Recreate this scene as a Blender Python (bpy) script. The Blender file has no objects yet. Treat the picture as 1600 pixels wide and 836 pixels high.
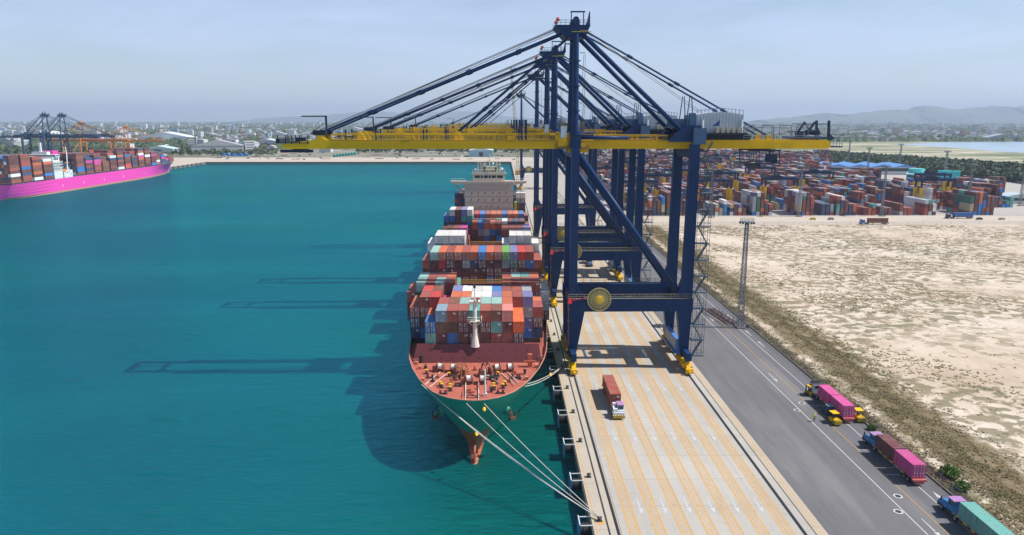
import bpy, bmesh, math, random
from mathutils import Vector, Matrix, Euler
R = math.radians
rnd = random.Random(7)
# ------------------------------------------------------------------ camera, sky, sun, exposure
sc = bpy.context.scene
CAMH = 64.0
PITCH = math.atan(231/1100)
YAW = math.atan(16/1100*math.cos(PITCH))
cam_d = bpy.data.cameras.new('camera'); cam = bpy.data.objects.new('camera', cam_d)
sc.collection.objects.link(cam); sc.camera = cam
cam.location = (0, 0, CAMH)
cam.rotation_euler = (math.pi/2 - PITCH, 0, -YAW)
cam_d.sensor_width = 36; cam_d.lens = 1100/1600*36
cam_d.clip_start = 0.5; cam_d.clip_end = 80000

SUN_EL, SUN_AZ = R(53.0), R(94.5)          # azimuth measured from +Y towards +X
world = bpy.data.worlds.new('World'); sc.world = world; world.use_nodes = True
nt = world.node_tree; nt.nodes.clear()
wo = nt.nodes.new('ShaderNodeOutputWorld'); bg = nt.nodes.new('ShaderNodeBackground')
sky = nt.nodes.new('ShaderNodeTexSky'); sky.sky_type = 'NISHITA'; sky.sun_disc = False
sky.sun_elevation = SUN_EL; sky.sun_rotation = SUN_AZ; sky.altitude = 0
sky.air_density = 1.0; sky.dust_density = 0.3; sky.ozone_density = 2.0
tc = nt.nodes.new('ShaderNodeTexCoord'); mp = nt.nodes.new('ShaderNodeMapping')
mp.inputs['Scale'].default_value = (1.6, 1.6, 9.0)
nz = nt.nodes.new('ShaderNodeTexNoise'); nz.inputs['Scale'].default_value = 2.2; nz.inputs['Detail'].default_value = 5
nz.inputs['Roughness'].default_value = 0.55; nz.inputs['Distortion'].default_value = 0.6
cr = nt.nodes.new('ShaderNodeValToRGB'); cr.color_ramp.elements[0].position = 0.28; cr.color_ramp.elements[1].position = 0.74
cr.color_ramp.elements[0].color = (0.22, 0.22, 0.22, 1); cr.color_ramp.elements[1].color = (0.66, 0.66, 0.66, 1)
mx = nt.nodes.new('ShaderNodeMix'); mx.data_type = 'RGBA'
mx.inputs[7].default_value = (6.7, 7.9, 11.0, 1)
L = nt.links.new
L(tc.outputs['Generated'], mp.inputs['Vector']); L(mp.outputs[0], nz.inputs['Vector'])
sep = nt.nodes.new('ShaderNodeSeparateXYZ'); L(tc.outputs['Generated'], sep.inputs[0])
el = nt.nodes.new('ShaderNodeMapRange'); el.inputs[1].default_value = .16; el.inputs[2].default_value = .55; el.inputs[3].default_value = 1; el.inputs[4].default_value = .12
L(sep.outputs['Z'], el.inputs[0]); ml = nt.nodes.new('ShaderNodeMath'); ml.operation = 'MULTIPLY'
L(nz.outputs['Fac'], cr.inputs['Fac']); L(cr.outputs['Color'], ml.inputs[0]); L(el.outputs[0], ml.inputs[1]); L(ml.outputs[0], mx.inputs[0])
L(sky.outputs[0], mx.inputs[6]); L(mx.outputs[2], bg.inputs['Color'])
bg.inputs['Strength'].default_value = 0.084
L(bg.outputs[0], wo.inputs['Surface'])

sd = bpy.data.lights.new('sun', 'SUN'); sun = bpy.data.objects.new('sun', sd); sc.collection.objects.link(sun)
sd.energy = 4.9; sd.angle = R(0.55); sd.color = (1.0, 0.95, 0.87)
sdir = Vector((math.sin(SUN_AZ)*math.cos(SUN_EL), math.cos(SUN_AZ)*math.cos(SUN_EL), math.sin(SUN_EL)))
sun.rotation_euler = sdir.to_track_quat('Z', 'Y').to_euler(); sun.location = (300, 0, 400)
sc.view_settings.view_transform = 'Standard'; sc.view_settings.look = 'None'
sc.view_settings.gamma = 1; sc.view_settings.exposure = 0.38; sc.view_settings.use_curve_mapping = False
sc.cycles.max_bounces = 6; sc.cycles.volume_bounces = 0; sc.cycles.diffuse_bounces = 3

# ------------------------------------------------------------------ helpers
COL = sc.collection
def at(px, py, h):
    """ground-true position of a photo pixel at a known height"""
    cy, cx = (py-418)/1100, (px-800)/1100
    c, s = math.cos(PITCH), math.sin(PITCH)
    d = Vector((cx, c - cy*s, -s - cy*c))
    cw, sw = math.cos(YAW), math.sin(YAW)
    d = Vector((d.x*cw + d.y*sw, -d.x*sw + d.y*cw, d.z))
    t = (h-CAMH)/d.z
    return Vector((d.x*t, d.y*t, h))

class MB:
    def __init__(s): s.v = []; s.f = []; s.m = []; s.c = []; s.col = None
    def face(s, idx, m=0): s.f.append(idx); s.m.append(m); s.c.append(s.col)
    def poly(s, pts, m=0):
        b = len(s.v); s.v += [tuple(p) for p in pts]; s.face(list(range(b, b+len(pts))), m)
    def hexa(s, p, m=0):            # 8 points: bottom ring 0-3 (ccw), top ring 4-7
        b = len(s.v); s.v += [tuple(q) for q in p]
        for f in ((3,2,1,0),(4,5,6,7),(0,1,5,4),(1,2,6,5),(2,3,7,6),(3,0,4,7)): s.face([b+i for i in f], m)
    def box(s, x0, x1, y0, y1, z0, z1, m=0):
        s.hexa([(x0,y0,z0),(x1,y0,z0),(x1,y1,z0),(x0,y1,z0),(x0,y0,z1),(x1,y0,z1),(x1,y1,z1),(x0,y1,z1)], m)
    def beam(s, p, q, w, h=None, m=0, w2=None, h2=None, up=(0,0,1)):
        p, q = Vector(p), Vector(q); h = h or w; w2 = w2 or w; h2 = h2 or h
        d = (q-p).normalized(); u = Vector(up)
        if abs(d.dot(u)) > 0.98: u = Vector((0,1,0)) if abs(d.y) < .9 else Vector((1,0,0))
        a = d.cross(u).normalized(); b = a.cross(d).normalized()
        P = [p-a*w/2-b*h/2, p+a*w/2-b*h/2, p+a*w/2+b*h/2, p-a*w/2+b*h/2]
        Q = [q-a*w2/2-b*h2/2, q+a*w2/2-b*h2/2, q+a*w2/2+b*h2/2, q-a*w2/2+b*h2/2]
        k = len(s.v); s.v += [tuple(x) for x in P+Q]
        for f in ((3,2,1,0),(4,5,6,7),(0,1,5,4),(1,2,6,5),(2,3,7,6),(3,0,4,7)): s.face([k+i for i in f], m)
    def tube(s, p, q, r, n=8, m=0, r2=None, cap=True):
        p, q = Vector(p), Vector(q); r2 = r if r2 is None else r2
        d = (q-p).normalized(); u = Vector((0,0,1)) if abs(d.z) < .95 else Vector((1,0,0))
        a = d.cross(u).normalized(); b = a.cross(d)
        k = len(s.v)
        for c, rr in ((p, r), (q, r2)):
            for i in range(n):
                t = 2*math.pi*i/n; s.v.append(tuple(c + a*math.cos(t)*rr + b*math.sin(t)*rr))
        for i in range(n): s.face([k+i, k+(i+1)%n, k+n+(i+1)%n, k+n+i], m)
        if cap:
            s.face([k+i for i in range(n)][::-1], m); s.face([k+n+i for i in range(n)], m)
    def path(s, pts, r, n=6, m=0):
        for a, b in zip(pts, pts[1:]): s.tube(a, b, r, n, m, cap=False)
    def prism(s, poly, axis, a, b, m=0):     # poly in the two other axes, extruded along axis
        def P(u, v, w):
            return {'x': (w,u,v), 'y': (u,w,v), 'z': (u,v,w)}[axis]
        n = len(poly); k = len(s.v)
        s.v += [P(u,v,a) for u, v in poly] + [P(u,v,b) for u, v in poly]
        s.face([k+i for i in range(n)], m); s.face([k+n+i for i in range(n)][::-1], m)
        for i in range(n): s.face([k+i, k+n+i, k+n+(i+1)%n, k+(i+1)%n], m)
    def sphere(s, c, r, m=0, seg=10, rings=6, sz=1):
        k = len(s.v); c = Vector(c)
        for j in range(rings+1):
            ph = math.pi*j/rings
            for i in range(seg):
                t = 2*math.pi*i/seg
                s.v.append((c.x+r*math.sin(ph)*math.cos(t), c.y+r*math.sin(ph)*math.sin(t), c.z+r*sz*math.cos(ph)))
        for j in range(rings):
            for i in range(seg):
                s.face([k+j*seg+i, k+(j+1)*seg+i, k+(j+1)*seg+(i+1)%seg, k+j*seg+(i+1)%seg], m)
    def build(s, name, mats, parent=None, loc=None, smooth=False, colour=None):
        me = bpy.data.meshes.new(name); me.from_pydata(s.v, [], s.f)
        if not isinstance(mats, (list, tuple)): mats = [mats]
        for mm in mats: me.materials.append(mm)
        me.polygons.foreach_set('material_index', s.m)
        if any(c is not None for c in s.c):
            at_ = me.color_attributes.new('paint', 'FLOAT_COLOR', 'CORNER'); data = []
            for p, c in zip(me.polygons, s.c):
                c = c or (.5,.5,.5); data += [c[0], c[1], c[2], 1.0]*p.loop_total
            at_.data.foreach_set('color', data)
        if smooth is True: me.polygons.foreach_set('use_smooth', [True]*len(me.polygons))
        bm = bmesh.new(); bm.from_mesh(me); bmesh.ops.recalc_face_normals(bm, faces=bm.faces) if smooth != 'keep' else None
        bm.to_mesh(me); bm.free()
        o = bpy.data.objects.new(name, me); COL.objects.link(o)
        if parent: o.parent = parent
        if loc is not None: o.location = loc
        if colour: o.color = (*colour, 1)
        return o
def split_build(k, name, mats, parent=None, colour=None, loc=None):
    '''one object per connected piece'''
    par = list(range(len(k.v)))
    def find(i):
        while par[i] != i: par[i] = par[par[i]]; i = par[i]
        return i
    for f in k.f:
        a = find(f[0])
        for j in f[1:]: par[find(j)] = a
    groups = {}
    for fi, f in enumerate(k.f): groups.setdefault(find(f[0]), []).append(fi)
    out = []
    for fs in groups.values():
        q = MB(); remap = {}
        for fi in fs:
            idx = []
            for j in k.f[fi]:
                if j not in remap: remap[j] = len(q.v); q.v.append(k.v[j])
                idx.append(remap[j])
            q.col = k.c[fi]; q.face(idx, k.m[fi])
        out.append(q.build(name, mats, parent, loc=loc, colour=colour))
    return out
def tag(o, label, cat, group=None, kind=None):
    if label: o['label'] = label
    if cat: o['category'] = cat
    if group: o['group'] = group
    if kind: o['kind'] = kind
    return o
def root(name, loc=(0,0,0), rz=0):
    o = bpy.data.objects.new(name, None); COL.objects.link(o); o.location = loc; o.rotation_euler = (0,0,rz)
    o.empty_display_size = 1
    return o
def struct(o, label=None): o['kind'] = 'structure'; return o
def copy_tree(o, parent=None, recolour=None):
    c = o.copy(); COL.objects.link(c); c.parent = parent
    if recolour: recolour(c)
    for ch in o.children: copy_tree(ch, c, recolour)
    return c
def ordn(n):
    return ['first','second','third','fourth','fifth','sixth','seventh','eighth','ninth','tenth','eleventh','twelfth','thirteenth','fourteenth','fifteenth','sixteenth'][n-1]

# ------------------------------------------------------------------ materials
def mat(name, col, rough=.5, metal=0, noise=0, nscale=1.0, obj=False, bump=0, spec=.5, tint=None, emit=None):
    m = bpy.data.materials.new(name); m.use_nodes = True; t = m.node_tree; b = t.nodes['Principled BSDF']
    b.inputs['Roughness'].default_value = rough; b.inputs['Metallic'].default_value = metal
    b.inputs['Specular IOR Level'].default_value = spec
    src = None
    if obj == 'attr':
        n = t.nodes.new('ShaderNodeVertexColor'); n.layer_name = 'paint'; src = n.outputs['Color']
    elif obj:
        n = t.nodes.new('ShaderNodeObjectInfo'); src = n.outputs['Color']
    if noise or bump:
        tc = t.nodes.new('ShaderNodeTexCoord'); nz = t.nodes.new('ShaderNodeTexNoise')
        nz.inputs['Scale'].default_value = nscale; nz.inputs['Detail'].default_value = 8; nz.inputs['Roughness'].default_value = .65
        if obj is True:
            ad = t.nodes.new('ShaderNodeVectorMath'); ad.operation = 'ADD'
            oi = t.nodes.new('ShaderNodeObjectInfo'); t.links.new(tc.outputs['Object'], ad.inputs[0]); t.links.new(oi.outputs['Location'], ad.inputs[1])
            t.links.new(ad.outputs[0], nz.inputs['Vector'])
        else: t.links.new(tc.outputs['Object'], nz.inputs['Vector'])
    if noise:
        r = t.nodes.new('ShaderNodeMapRange'); r.inputs[1].default_value = .3; r.inputs[2].default_value = .72
        t.links.new(nz.outputs['Fac'], r.inputs[0])
        mx = t.nodes.new('ShaderNodeMix'); mx.data_type = 'RGBA'
        c2 = tint or tuple(min(1, c*(1+noise)) for c in col)
        if src:
            hs = t.nodes.new('ShaderNodeMix'); hs.data_type = 'RGBA'; hs.inputs[0].default_value = noise
            t.links.new(src, hs.inputs[6]); hs.inputs[7].default_value = (*(tint or (.30,.26,.22)), 1)
            t.links.new(src, mx.inputs[6]); t.links.new(hs.outputs[2], mx.inputs[7])
        else:
            mx.inputs[6].default_value = (*tuple(c*(1-noise*.5) for c in col), 1); mx.inputs[7].default_value = (*c2, 1)
        t.links.new(r.outputs[0], mx.inputs[0]); t.links.new(mx.outputs[2], b.inputs['Base Color'])
    elif src: t.links.new(src, b.inputs['Base Color'])
    else: b.inputs['Base Color'].default_value = (*col, 1)
    if bump:
        bp = t.nodes.new('ShaderNodeBump'); bp.inputs['Strength'].default_value = bump; bp.inputs['Distance'].default_value = .1
        t.links.new(nz.outputs['Fac'], bp.inputs['Height']); t.links.new(bp.outputs[0], b.inputs['Normal'])
    return m
M_cont = mat('container_paint', (1,1,1), .55, noise=.38, nscale=.55, obj=True, spec=.3)
def _streak():
    t = M_cont.node_tree; b = t.nodes['Principled BSDF']; src = b.inputs['Base Color'].links[0].from_socket
    va = [n for n in t.nodes if n.type == 'VECT_MATH'][0]
    mp = t.nodes.new('ShaderNodeMapping'); mp.inputs['Scale'].default_value = (3.2, 2.2, .22); t.links.new(va.outputs[0], mp.inputs['Vector'])
    nz = t.nodes.new('ShaderNodeTexNoise'); nz.inputs['Scale'].default_value = 1.3; nz.inputs['Detail'].default_value = 6; t.links.new(mp.outputs[0], nz.inputs['Vector'])
    r = t.nodes.new('ShaderNodeMapRange'); r.inputs[1].default_value = .52; r.inputs[2].default_value = .72; r.inputs[4].default_value = .5; t.links.new(nz.outputs['Fac'], r.inputs[0])
    mx = t.nodes.new('ShaderNodeMix'); mx.data_type = 'RGBA'; mx.inputs[7].default_value = (.07,.035,.025,1)
    t.links.new(r.outputs[0], mx.inputs[0]); t.links.new(src, mx.inputs[6]); t.links.new(mx.outputs[2], b.inputs['Base Color'])
_streak()
M_dark = mat('dark_steel', (.03,.032,.036), .55, noise=.3, nscale=1)
M_rod = mat('galvanised_rod', (.5,.5,.5), .45, noise=.2, nscale=3)
M_mark = mat('white_marking', (.72,.72,.70), .6, noise=.25, nscale=3)
M_paint = mat('crane_paint', (1,1,1), .42, noise=.10, nscale=.35, obj=True, tint=(.12,.13,.15), spec=.14)
M_yel = mat('yellow_paint', (.80,.50,.01), .42, noise=.15, nscale=.5, tint=(.62,.38,.03))
M_white = mat('white_paint', (.72,.73,.74), .45, noise=.12, nscale=.8, tint=(.6,.6,.58))
M_stuffc = mat('stacked_container_paint', (1,1,1), .55, noise=.25, nscale=.35, obj='attr')
M_glass = mat('dark_glass', (.02,.04,.05), .12)
M_rust = mat('rusty_steel', (.24,.09,.05), .7, noise=.5, nscale=2)
M_rubber = mat('black_rubber', (.018,.018,.02), .75)
M_red = mat('red_paint', (.65,.04,.05), .5)
M_galv = mat('galvanised_steel', (.30,.33,.36), .5, metal=.3, noise=.3, nscale=2)
M_rope = mat('mooring_rope', (.50,.48,.44), .8, noise=.3, nscale=4)
M_orange = mat('orange_paint', (.75,.2,.04), .5)
M_hv = mat('hi_vis_yellow', (.65,.8,.05), .6)
M_hazard = None
BLUE = (.006,.032,.108); YELC = (.80,.47,.004)

def nodes_mat(name, rough=.8):
    m = bpy.data.materials.new(name); m.use_nodes = True
    t = m.node_tree; b = t.nodes['Principled BSDF']; b.inputs['Roughness'].default_value = rough
    tc = t.nodes.new('ShaderNodeTexCoord')
    return m, t, b, tc
def N(t, typ, **kw):
    n = t.nodes.new(typ)
    for k, v in kw.items():
        if k.startswith('i_'): n.inputs[k[2:].replace('_', ' ')].default_value = v
        else: setattr(n, k, v)
    return n
def noise(t, vec, scale, detail=6, rough=.6, mapscale=None, dist=0):
    if mapscale:
        mp = N(t, 'ShaderNodeMapping'); mp.inputs['Scale'].default_value = mapscale; t.links.new(vec, mp.inputs['Vector']); vec = mp.outputs[0]
    n = N(t, 'ShaderNodeTexNoise', i_Scale=scale, i_Detail=detail, i_Roughness=rough, i_Distortion=dist); t.links.new(vec, n.inputs['Vector'])
    return n.outputs['Fac']
def ramp(t, fac, stops):
    r = N(t, 'ShaderNodeValToRGB'); e = r.color_ramp.elements
    while len(e) < len(stops): e.new(.5)
    for q, (p, c) in zip(e, stops): q.position = p; q.color = (*c, 1)
    t.links.new(fac, r.inputs['Fac']); return r.outputs['Color']
def mixc(t, fac, a, b, mode='MIX'):
    m = N(t, 'ShaderNodeMix', data_type='RGBA', blend_type=mode)
    for s, v in ((0, fac), (6, a), (7, b)):
        if isinstance(v, (int, float)): m.inputs[s].default_value = v
        elif isinstance(v, tuple): m.inputs[s].default_value = (*v, 1)
        else: t.links.new(v, m.inputs[s])
    return m.outputs[2]
def rng(t, fac, a, b, lo=0, hi=1):
    r = N(t, 'ShaderNodeMapRange'); r.inputs[1].default_value = a; r.inputs[2].default_value = b
    r.inputs[3].default_value = lo; r.inputs[4].default_value = hi; t.links.new(fac, r.inputs[0]); return r.outputs[0]
def bump(t, b, h, strength, dist):
    p = N(t, 'ShaderNodeBump', i_Strength=strength, i_Distance=dist); t.links.new(h, p.inputs['Height']); t.links.new(p.outputs[0], b.inputs['Normal'])

# water
m, t, b, tc = nodes_mat('harbour_water', .10); O = tc.outputs['Object']; M_water = m
b.inputs['IOR'].default_value = 1.33; b.inputs['Specular IOR Level'].default_value = .36; b.inputs['Specular Tint'].default_value = (.04,.62,1.0,1)
big = noise(t, O, .006, 3, .5, (.6, 1.4, 1)); med = noise(t, O, .05, 5, .6, (.5, 1.6, 1))
c = ramp(t, big, [(.32, (.0,.082,.092)), (.5, (.0,.100,.086)), (.68, (.0,.122,.078))])
c = mixc(t, rng(t, med, .3, .75, 0, .35), c, (.0,.070,.090))
t.links.new(c, b.inputs['Base Color'])
def rnoise(vec, scale, ms, detail, rot=0):
    mp = N(t, 'ShaderNodeMapping'); mp.inputs['Scale'].default_value = ms; mp.inputs['Rotation'].default_value = (0,0,R(rot)); t.links.new(vec, mp.inputs['Vector'])
    n = N(t, 'ShaderNodeTexNoise', i_Scale=scale, i_Detail=detail, i_Roughness=.55, i_Distortion=.35); n.noise_type = 'RIDGED_MULTIFRACTAL'; t.links.new(mp.outputs[0], n.inputs['Vector']); return n.outputs['Fac']
wa = rnoise(O, .24, (.45,1.1,1), 3, 16); wb = noise(t, O, .9, 6, .65, (.5,1.2,1), .4); wc = noise(t, O, .07, 3, .5, (.7,1.2,1), .3)
def mul(a, k):
    q = N(t, 'ShaderNodeMath', operation='MULTIPLY'); q.inputs[1].default_value = k; t.links.new(a, q.inputs[0]); return q.outputs[0]
def add(a, c_):
    q = N(t, 'ShaderNodeMath', operation='ADD'); t.links.new(a, q.inputs[0]); t.links.new(c_, q.inputs[1]); return q.outputs[0]
wind = rng(t, noise(t, O, .011, 4, .55, (.5,1.3,1), .6), .35, .65, .55, 1.25)
hh = N(t, 'ShaderNodeMath', operation='MULTIPLY'); t.links.new(add(mul(wa, .75), mul(wb, .50)), hh.inputs[0]); t.links.new(wind, hh.inputs[1])
bpn = N(t, 'ShaderNodeBump', i_Strength=1.0, i_Distance=1.0); t.links.new(add(hh.outputs[0], mul(wc, .5)), bpn.inputs['Height'])
body = N(t, 'ShaderNodeBsdfDiffuse'); t.links.new(b.inputs['Base Color'].links[0].from_socket, body.inputs['Color']); t.links.new(bpn.outputs[0], body.inputs['Normal'])
gl = N(t, 'ShaderNodeBsdfGlossy', i_Roughness=.12); gl.inputs['Color'].default_value = (.11,.60,.74,1); t.links.new(bpn.outputs[0], gl.inputs['Normal'])
fr_ = N(t, 'ShaderNodeFresnel', i_IOR=1.33); t.links.new(bpn.outputs[0], fr_.inputs['Normal'])
mn = N(t, 'ShaderNodeMath', operation='MINIMUM'); mn.inputs[1].default_value = .45; t.links.new(mul(fr_.outputs[0], .68), mn.inputs[0])
ms_ = N(t, 'ShaderNodeMixShader'); t.links.new(mn.outputs[0], ms_.inputs[0]); t.links.new(body.outputs[0], ms_.inputs[1]); t.links.new(gl.outputs[0], ms_.inputs[2])
t.links.new(ms_.outputs[0], [n for n in t.nodes if n.type == 'OUTPUT_MATERIAL'][0].inputs['Surface'])
# concrete
def concrete(name, base, dark, joint=True, jscale=None, blotch=(.35,.7)):
    m, t, b, tc = nodes_mat(name, .85); O = tc.outputs['Object']
    a = noise(t, O, .05, 8, .65); f = noise(t, O, .9, 6, .7); g = noise(t, O, .18, 8, .7, (1,.5,1), .8)
    c = mixc(t, rng(t, a, *blotch), base, tuple((x+y)/2 for x, y in zip(base, dark)))
    c = mixc(t, rng(t, g, .56, .74, 0, .55), c, dark)
    c = mixc(t, rng(t, f, .3, .75, 0, .22), c, dark)
    if joint:
        br = N(t, 'ShaderNodeTexBrick', offset=0, i_Scale=1.0); br.inputs['Mortar Size'].default_value = .05
        br.inputs['Brick Width'].default_value = jscale[0]; br.inputs['Row Height'].default_value = jscale[1]
        br.inputs['Color1'].default_value = (1,1,1,1); br.inputs['Color2'].default_value = (.90,.90,.91,1); br.inputs['Mortar'].default_value = (.62,.6,.58,1)
        t.links.new(O, br.inputs['Vector']); c = mixc(t, 1.0, c, br.outputs['Color'], 'MULTIPLY')
    t.links.new(c, b.inputs['Base Color']); bump(t, b, f, .25, .03); return m
M_quay = concrete('quay_concrete', (.455,.428,.385), (.29,.275,.255), True, (15.0, 9.0))
t = M_quay.node_tree; b = t.nodes['Principled BSDF']; src = b.inputs['Base Color'].links[0].from_socket
O = [n for n in t.nodes if n.type == 'TEX_COORD'][0].outputs['Object']
st = noise(t, O, 1.0, 7, .65, (.9,.02,1), .3); sb = noise(t, O, .07, 9, .75, (1,.8,1), 1.2); st3 = noise(t, O, .35, 9, .8, (1,.6,1), 2.0)
c = mixc(t, rng(t, st, .52, .74, 0, .42), src, (.25,.235,.22)); c = mixc(t, rng(t, sb, .56, .70, 0, .6), c, (.30,.285,.27)); c = mixc(t, rng(t, st3, .66, .74, 0, .6), c, (.17,.16,.15))
t.links.new(c, b.inputs['Base Color'])
M_cope = concrete('coping_concrete', (.47,.42,.345), (.31,.26,.21), True, (30.0, 14.45))
M_road = concrete('asphalt', (.135,.134,.143), (.098,.097,.105), False, blotch=(.3,.75))
t = M_road.node_tree; b = t.nodes['Principled BSDF']; src = b.inputs['Base Color'].links[0].from_socket
O = [n for n in t.nodes if n.type == 'TEX_COORD'][0].outputs['Object']
st = noise(t, O, 1.0, 6, .6, (.55,.012,1), .2); st2 = noise(t, O, 1.0, 4, .6, (.12,.02,1), 0)
c = mixc(t, rng(t, st, .48, .70, 0, .55), src, (.085,.085,.09)); c = mixc(t, rng(t, st2, .5, .66, 0, .35), c, (.24,.235,.235))
t.links.new(c, b.inputs['Base Color'])
M_lane = concrete('dark_asphalt', (.13,.125,.14), (.08,.08,.09), False)
M_pave = concrete('yard_concrete', (.42,.39,.36), (.28,.26,.24), True, (40.0, 27.0))
M_farq = concrete('sandy_hardstanding', (.50,.43,.36), (.36,.30,.25), False)
M_wall = concrete('quay_wall', (.16,.15,.14), (.07,.07,.07), False)
# sand field
m, t, b, tc = nodes_mat('sandy_field', .95); O = tc.outputs['Object']; M_sand = m
n1 = noise(t, O, .018, 8, .62, (1,1.2,1), .5); n2 = noise(t, O, .07, 8, .7, (.8,1.1,1), .9); n3 = noise(t, O, .9, 6, .7)
c = ramp(t, n1, [(.3, (.44,.355,.27)), (.46, (.55,.46,.37)), (.62, (.62,.545,.46))])
c = mixc(t, rng(t, n2, .50, .64, 0, .5), c, (.34,.26,.17))
reg = rng(t, noise(t, O, .016, 5, .6, (1,1.3,1), 1.0), .39, .52); spot = rng(t, noise(t, O, .30, 4, .58, (.8,.9,1), .4), .455, .53); 
mm = N(t, 'ShaderNodeMath', operation='MULTIPLY'); t.links.new(reg, mm.inputs[0]); t.links.new(spot, mm.inputs[1])
grass = ramp(t, noise(t, O, .11, 4, .6), [(.40, (.075,.085,.025)), (.6, (.16,.115,.055))])
mm2 = N(t, 'ShaderNodeMath', operation='MULTIPLY'); mm2.inputs[1].default_value = .78; t.links.new(mm.outputs[0], mm2.inputs[0])
c = mixc(t, mm2.outputs[0], c, grass)
# scrub band along the fence, with a ragged edge
sx = N(t, 'ShaderNodeSeparateXYZ'); t.links.new(O, sx.inputs[0])
def band(centre, half, soft, wob):
    q = N(t, 'ShaderNodeMath', operation='SUBTRACT'); t.links.new(sx.outputs['X'], q.inputs[0]); q.inputs[1].default_value = centre
    q2 = N(t, 'ShaderNodeMath', operation='ABSOLUTE'); t.links.new(q.outputs[0], q2.inputs[0])
    q3 = N(t, 'ShaderNodeMath', operation='MULTIPLY_ADD'); t.links.new(noise(t, O, .12, 8, .75, (1,.5,1), .8), q3.inputs[0]); q3.inputs[1].default_value = wob; t.links.new(q2.outputs[0], q3.inputs[2])
    return rng(t, q3.outputs[0], half+wob*.5-soft, half+wob*.5+soft, 1, 0)
sg = ramp(t, noise(t, O, .16, 8, .72), [(.32, (.065,.065,.022)), (.48, (.135,.105,.048)), (.60, (.19,.145,.075)), (.74, (.33,.27,.18))])
c = mixc(t, band(90.3, 6.2, 1.6, 12), c, sg); c = mixc(t, band(79.0, 2.4, .8, 4), c, sg)
c = mixc(t, rng(t, n3, .35, .7, 0, .30), c, (.30,.23,.15))
t.links.new(c, b.inputs['Base Color']); bump(t, b, n3, .5, .2)
# scrub strip soil
m, t, b, tc = nodes_mat('scrub_soil', .95); O = tc.outputs['Object']; M_scrub = m
n1 = noise(t, O, .12, 8, .7); n2 = noise(t, O, .8, 6, .7)
c = ramp(t, n1, [(.3, (.09,.085,.035)), (.48, (.155,.13,.06)), (.60, (.26,.21,.12)), (.70, (.46,.39,.29))])
c = mixc(t, rng(t, n2, .35, .7, 0, .6), c, (.055,.055,.02)); t.links.new(c, b.inputs['Base Color']); bump(t, b, n2, .8, .4)
# general land
m, t, b, tc = nodes_mat('land_ground', .95); O = tc.outputs['Object']; M_land = m
n1 = noise(t, O, .0016, 9, .65, (.35,1.6,1)); n2 = noise(t, O, .012, 8, .7, (.4,1.8,1))
c = ramp(t, n1, [(.35, (.06,.08,.05)), (.5, (.13,.135,.09)), (.62, (.28,.25,.20)), (.75, (.12,.13,.09))])
c = mixc(t, rng(t, n2, .5, .66, 0, .8), c, (.40,.36,.29)); t.links.new(c, b.inputs['Base Color'])
# marsh flats
m, t, b, tc = nodes_mat('marsh_ground', .95); O = tc.outputs['Object']; M_marsh = m
n1 = noise(t, O, .012, 8, .7, (.25,1.2,1), .6); n2 = noise(t, O, .05, 8, .75, (.4,1.2,1))
c = ramp(t, n1, [(.38, (.08,.12,.05)), (.47, (.17,.19,.09)), (.53, (.36,.32,.22)), (.62, (.60,.55,.46))])
c = mixc(t, rng(t, n2, .45, .62, 0, .6), c, (.14,.16,.07)); t.links.new(c, b.inputs['Base Color'])
# foliage
m, t, b, tc = nodes_mat('foliage', .9); O = tc.outputs['Object']; M_fol = m
n1 = noise(t, O, .05, 6, .7); c = ramp(t, n1, [(.35, (.03,.055,.02)), (.55, (.055,.085,.03)), (.7, (.10,.115,.045))]); t.links.new(c, b.inputs['Base Color'])
m, t, b, tc = nodes_mat('dry_grass', .9); O = tc.outputs['Object']; M_dry = m
n1 = noise(t, O, .10, 6, .7); c = ramp(t, n1, [(.33, (.085,.09,.03)), (.45, (.14,.115,.05)), (.58, (.20,.155,.08)), (.70, (.30,.24,.14))]); t.links.new(c, b.inputs['Base Color'])
M_shrub = mat('green_leaves', (.12,.20,.045), .8, noise=.5, nscale=1.5)
m, t, b, tc = nodes_mat('hill_forest', .95); n1 = noise(t, tc.outputs['Object'], .001, 8, .7)
c = ramp(t, n1, [(.35, (.03,.05,.03)), (.6, (.10,.12,.06))]); t.links.new(c, b.inputs['Base Color']); M_hill = m

# ------------------------------------------------------------------ setting
def sheet(name, x0, x1, y0, y1, z, m, kind='structure'):
    k = MB(); k.poly([(x0,y0,z),(x1,y0,z),(x1,y1,z),(x0,y1,z)]); o = k.build(name, m); o['kind'] = kind; return o
EDGE = 14.5
FARY = 1107.0
OPX = -458.0
BIG = 22000
k = MB()
for x0, x1, y0, y1 in ((EDGE, BIG, -300, FARY), (-BIG, BIG, FARY, BIG), (-BIG, OPX, -300, FARY)):
    nx = 1
    k.poly([(x0,y0,-.06),(x1,y0,-.06),(x1,y1,-.06),(x0,y1,-.06)])
struct(k.build('ground', M_land))
k = MB(); k.poly([(OPX-1,-2500,-3.5),(EDGE+1,-2500,-3.5),(EDGE+1,FARY+1,-3.5),(OPX-1,FARY+1,-3.5)])
k.poly([(-6000,-2500,-3.5),(OPX-1,-2500,-3.5),(OPX-1,-299,-3.5),(-6000,-299,-3.5)])
struct(k.build('water', M_water))
# quay walls
k = MB()
k.box(EDGE-.02, EDGE+1.2, -299, FARY, -9, -.10); k.box(EDGE-.25, EDGE+.3, -299, FARY-4, -1.0, -.12)
k.box(OPX-1.2, OPX+.02, -299, FARY, -9, -.10); k.box(OPX, EDGE, FARY-.1, FARY+1.2, -9, -.10)
struct(k.build('quay_wall', M_wall))
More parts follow.
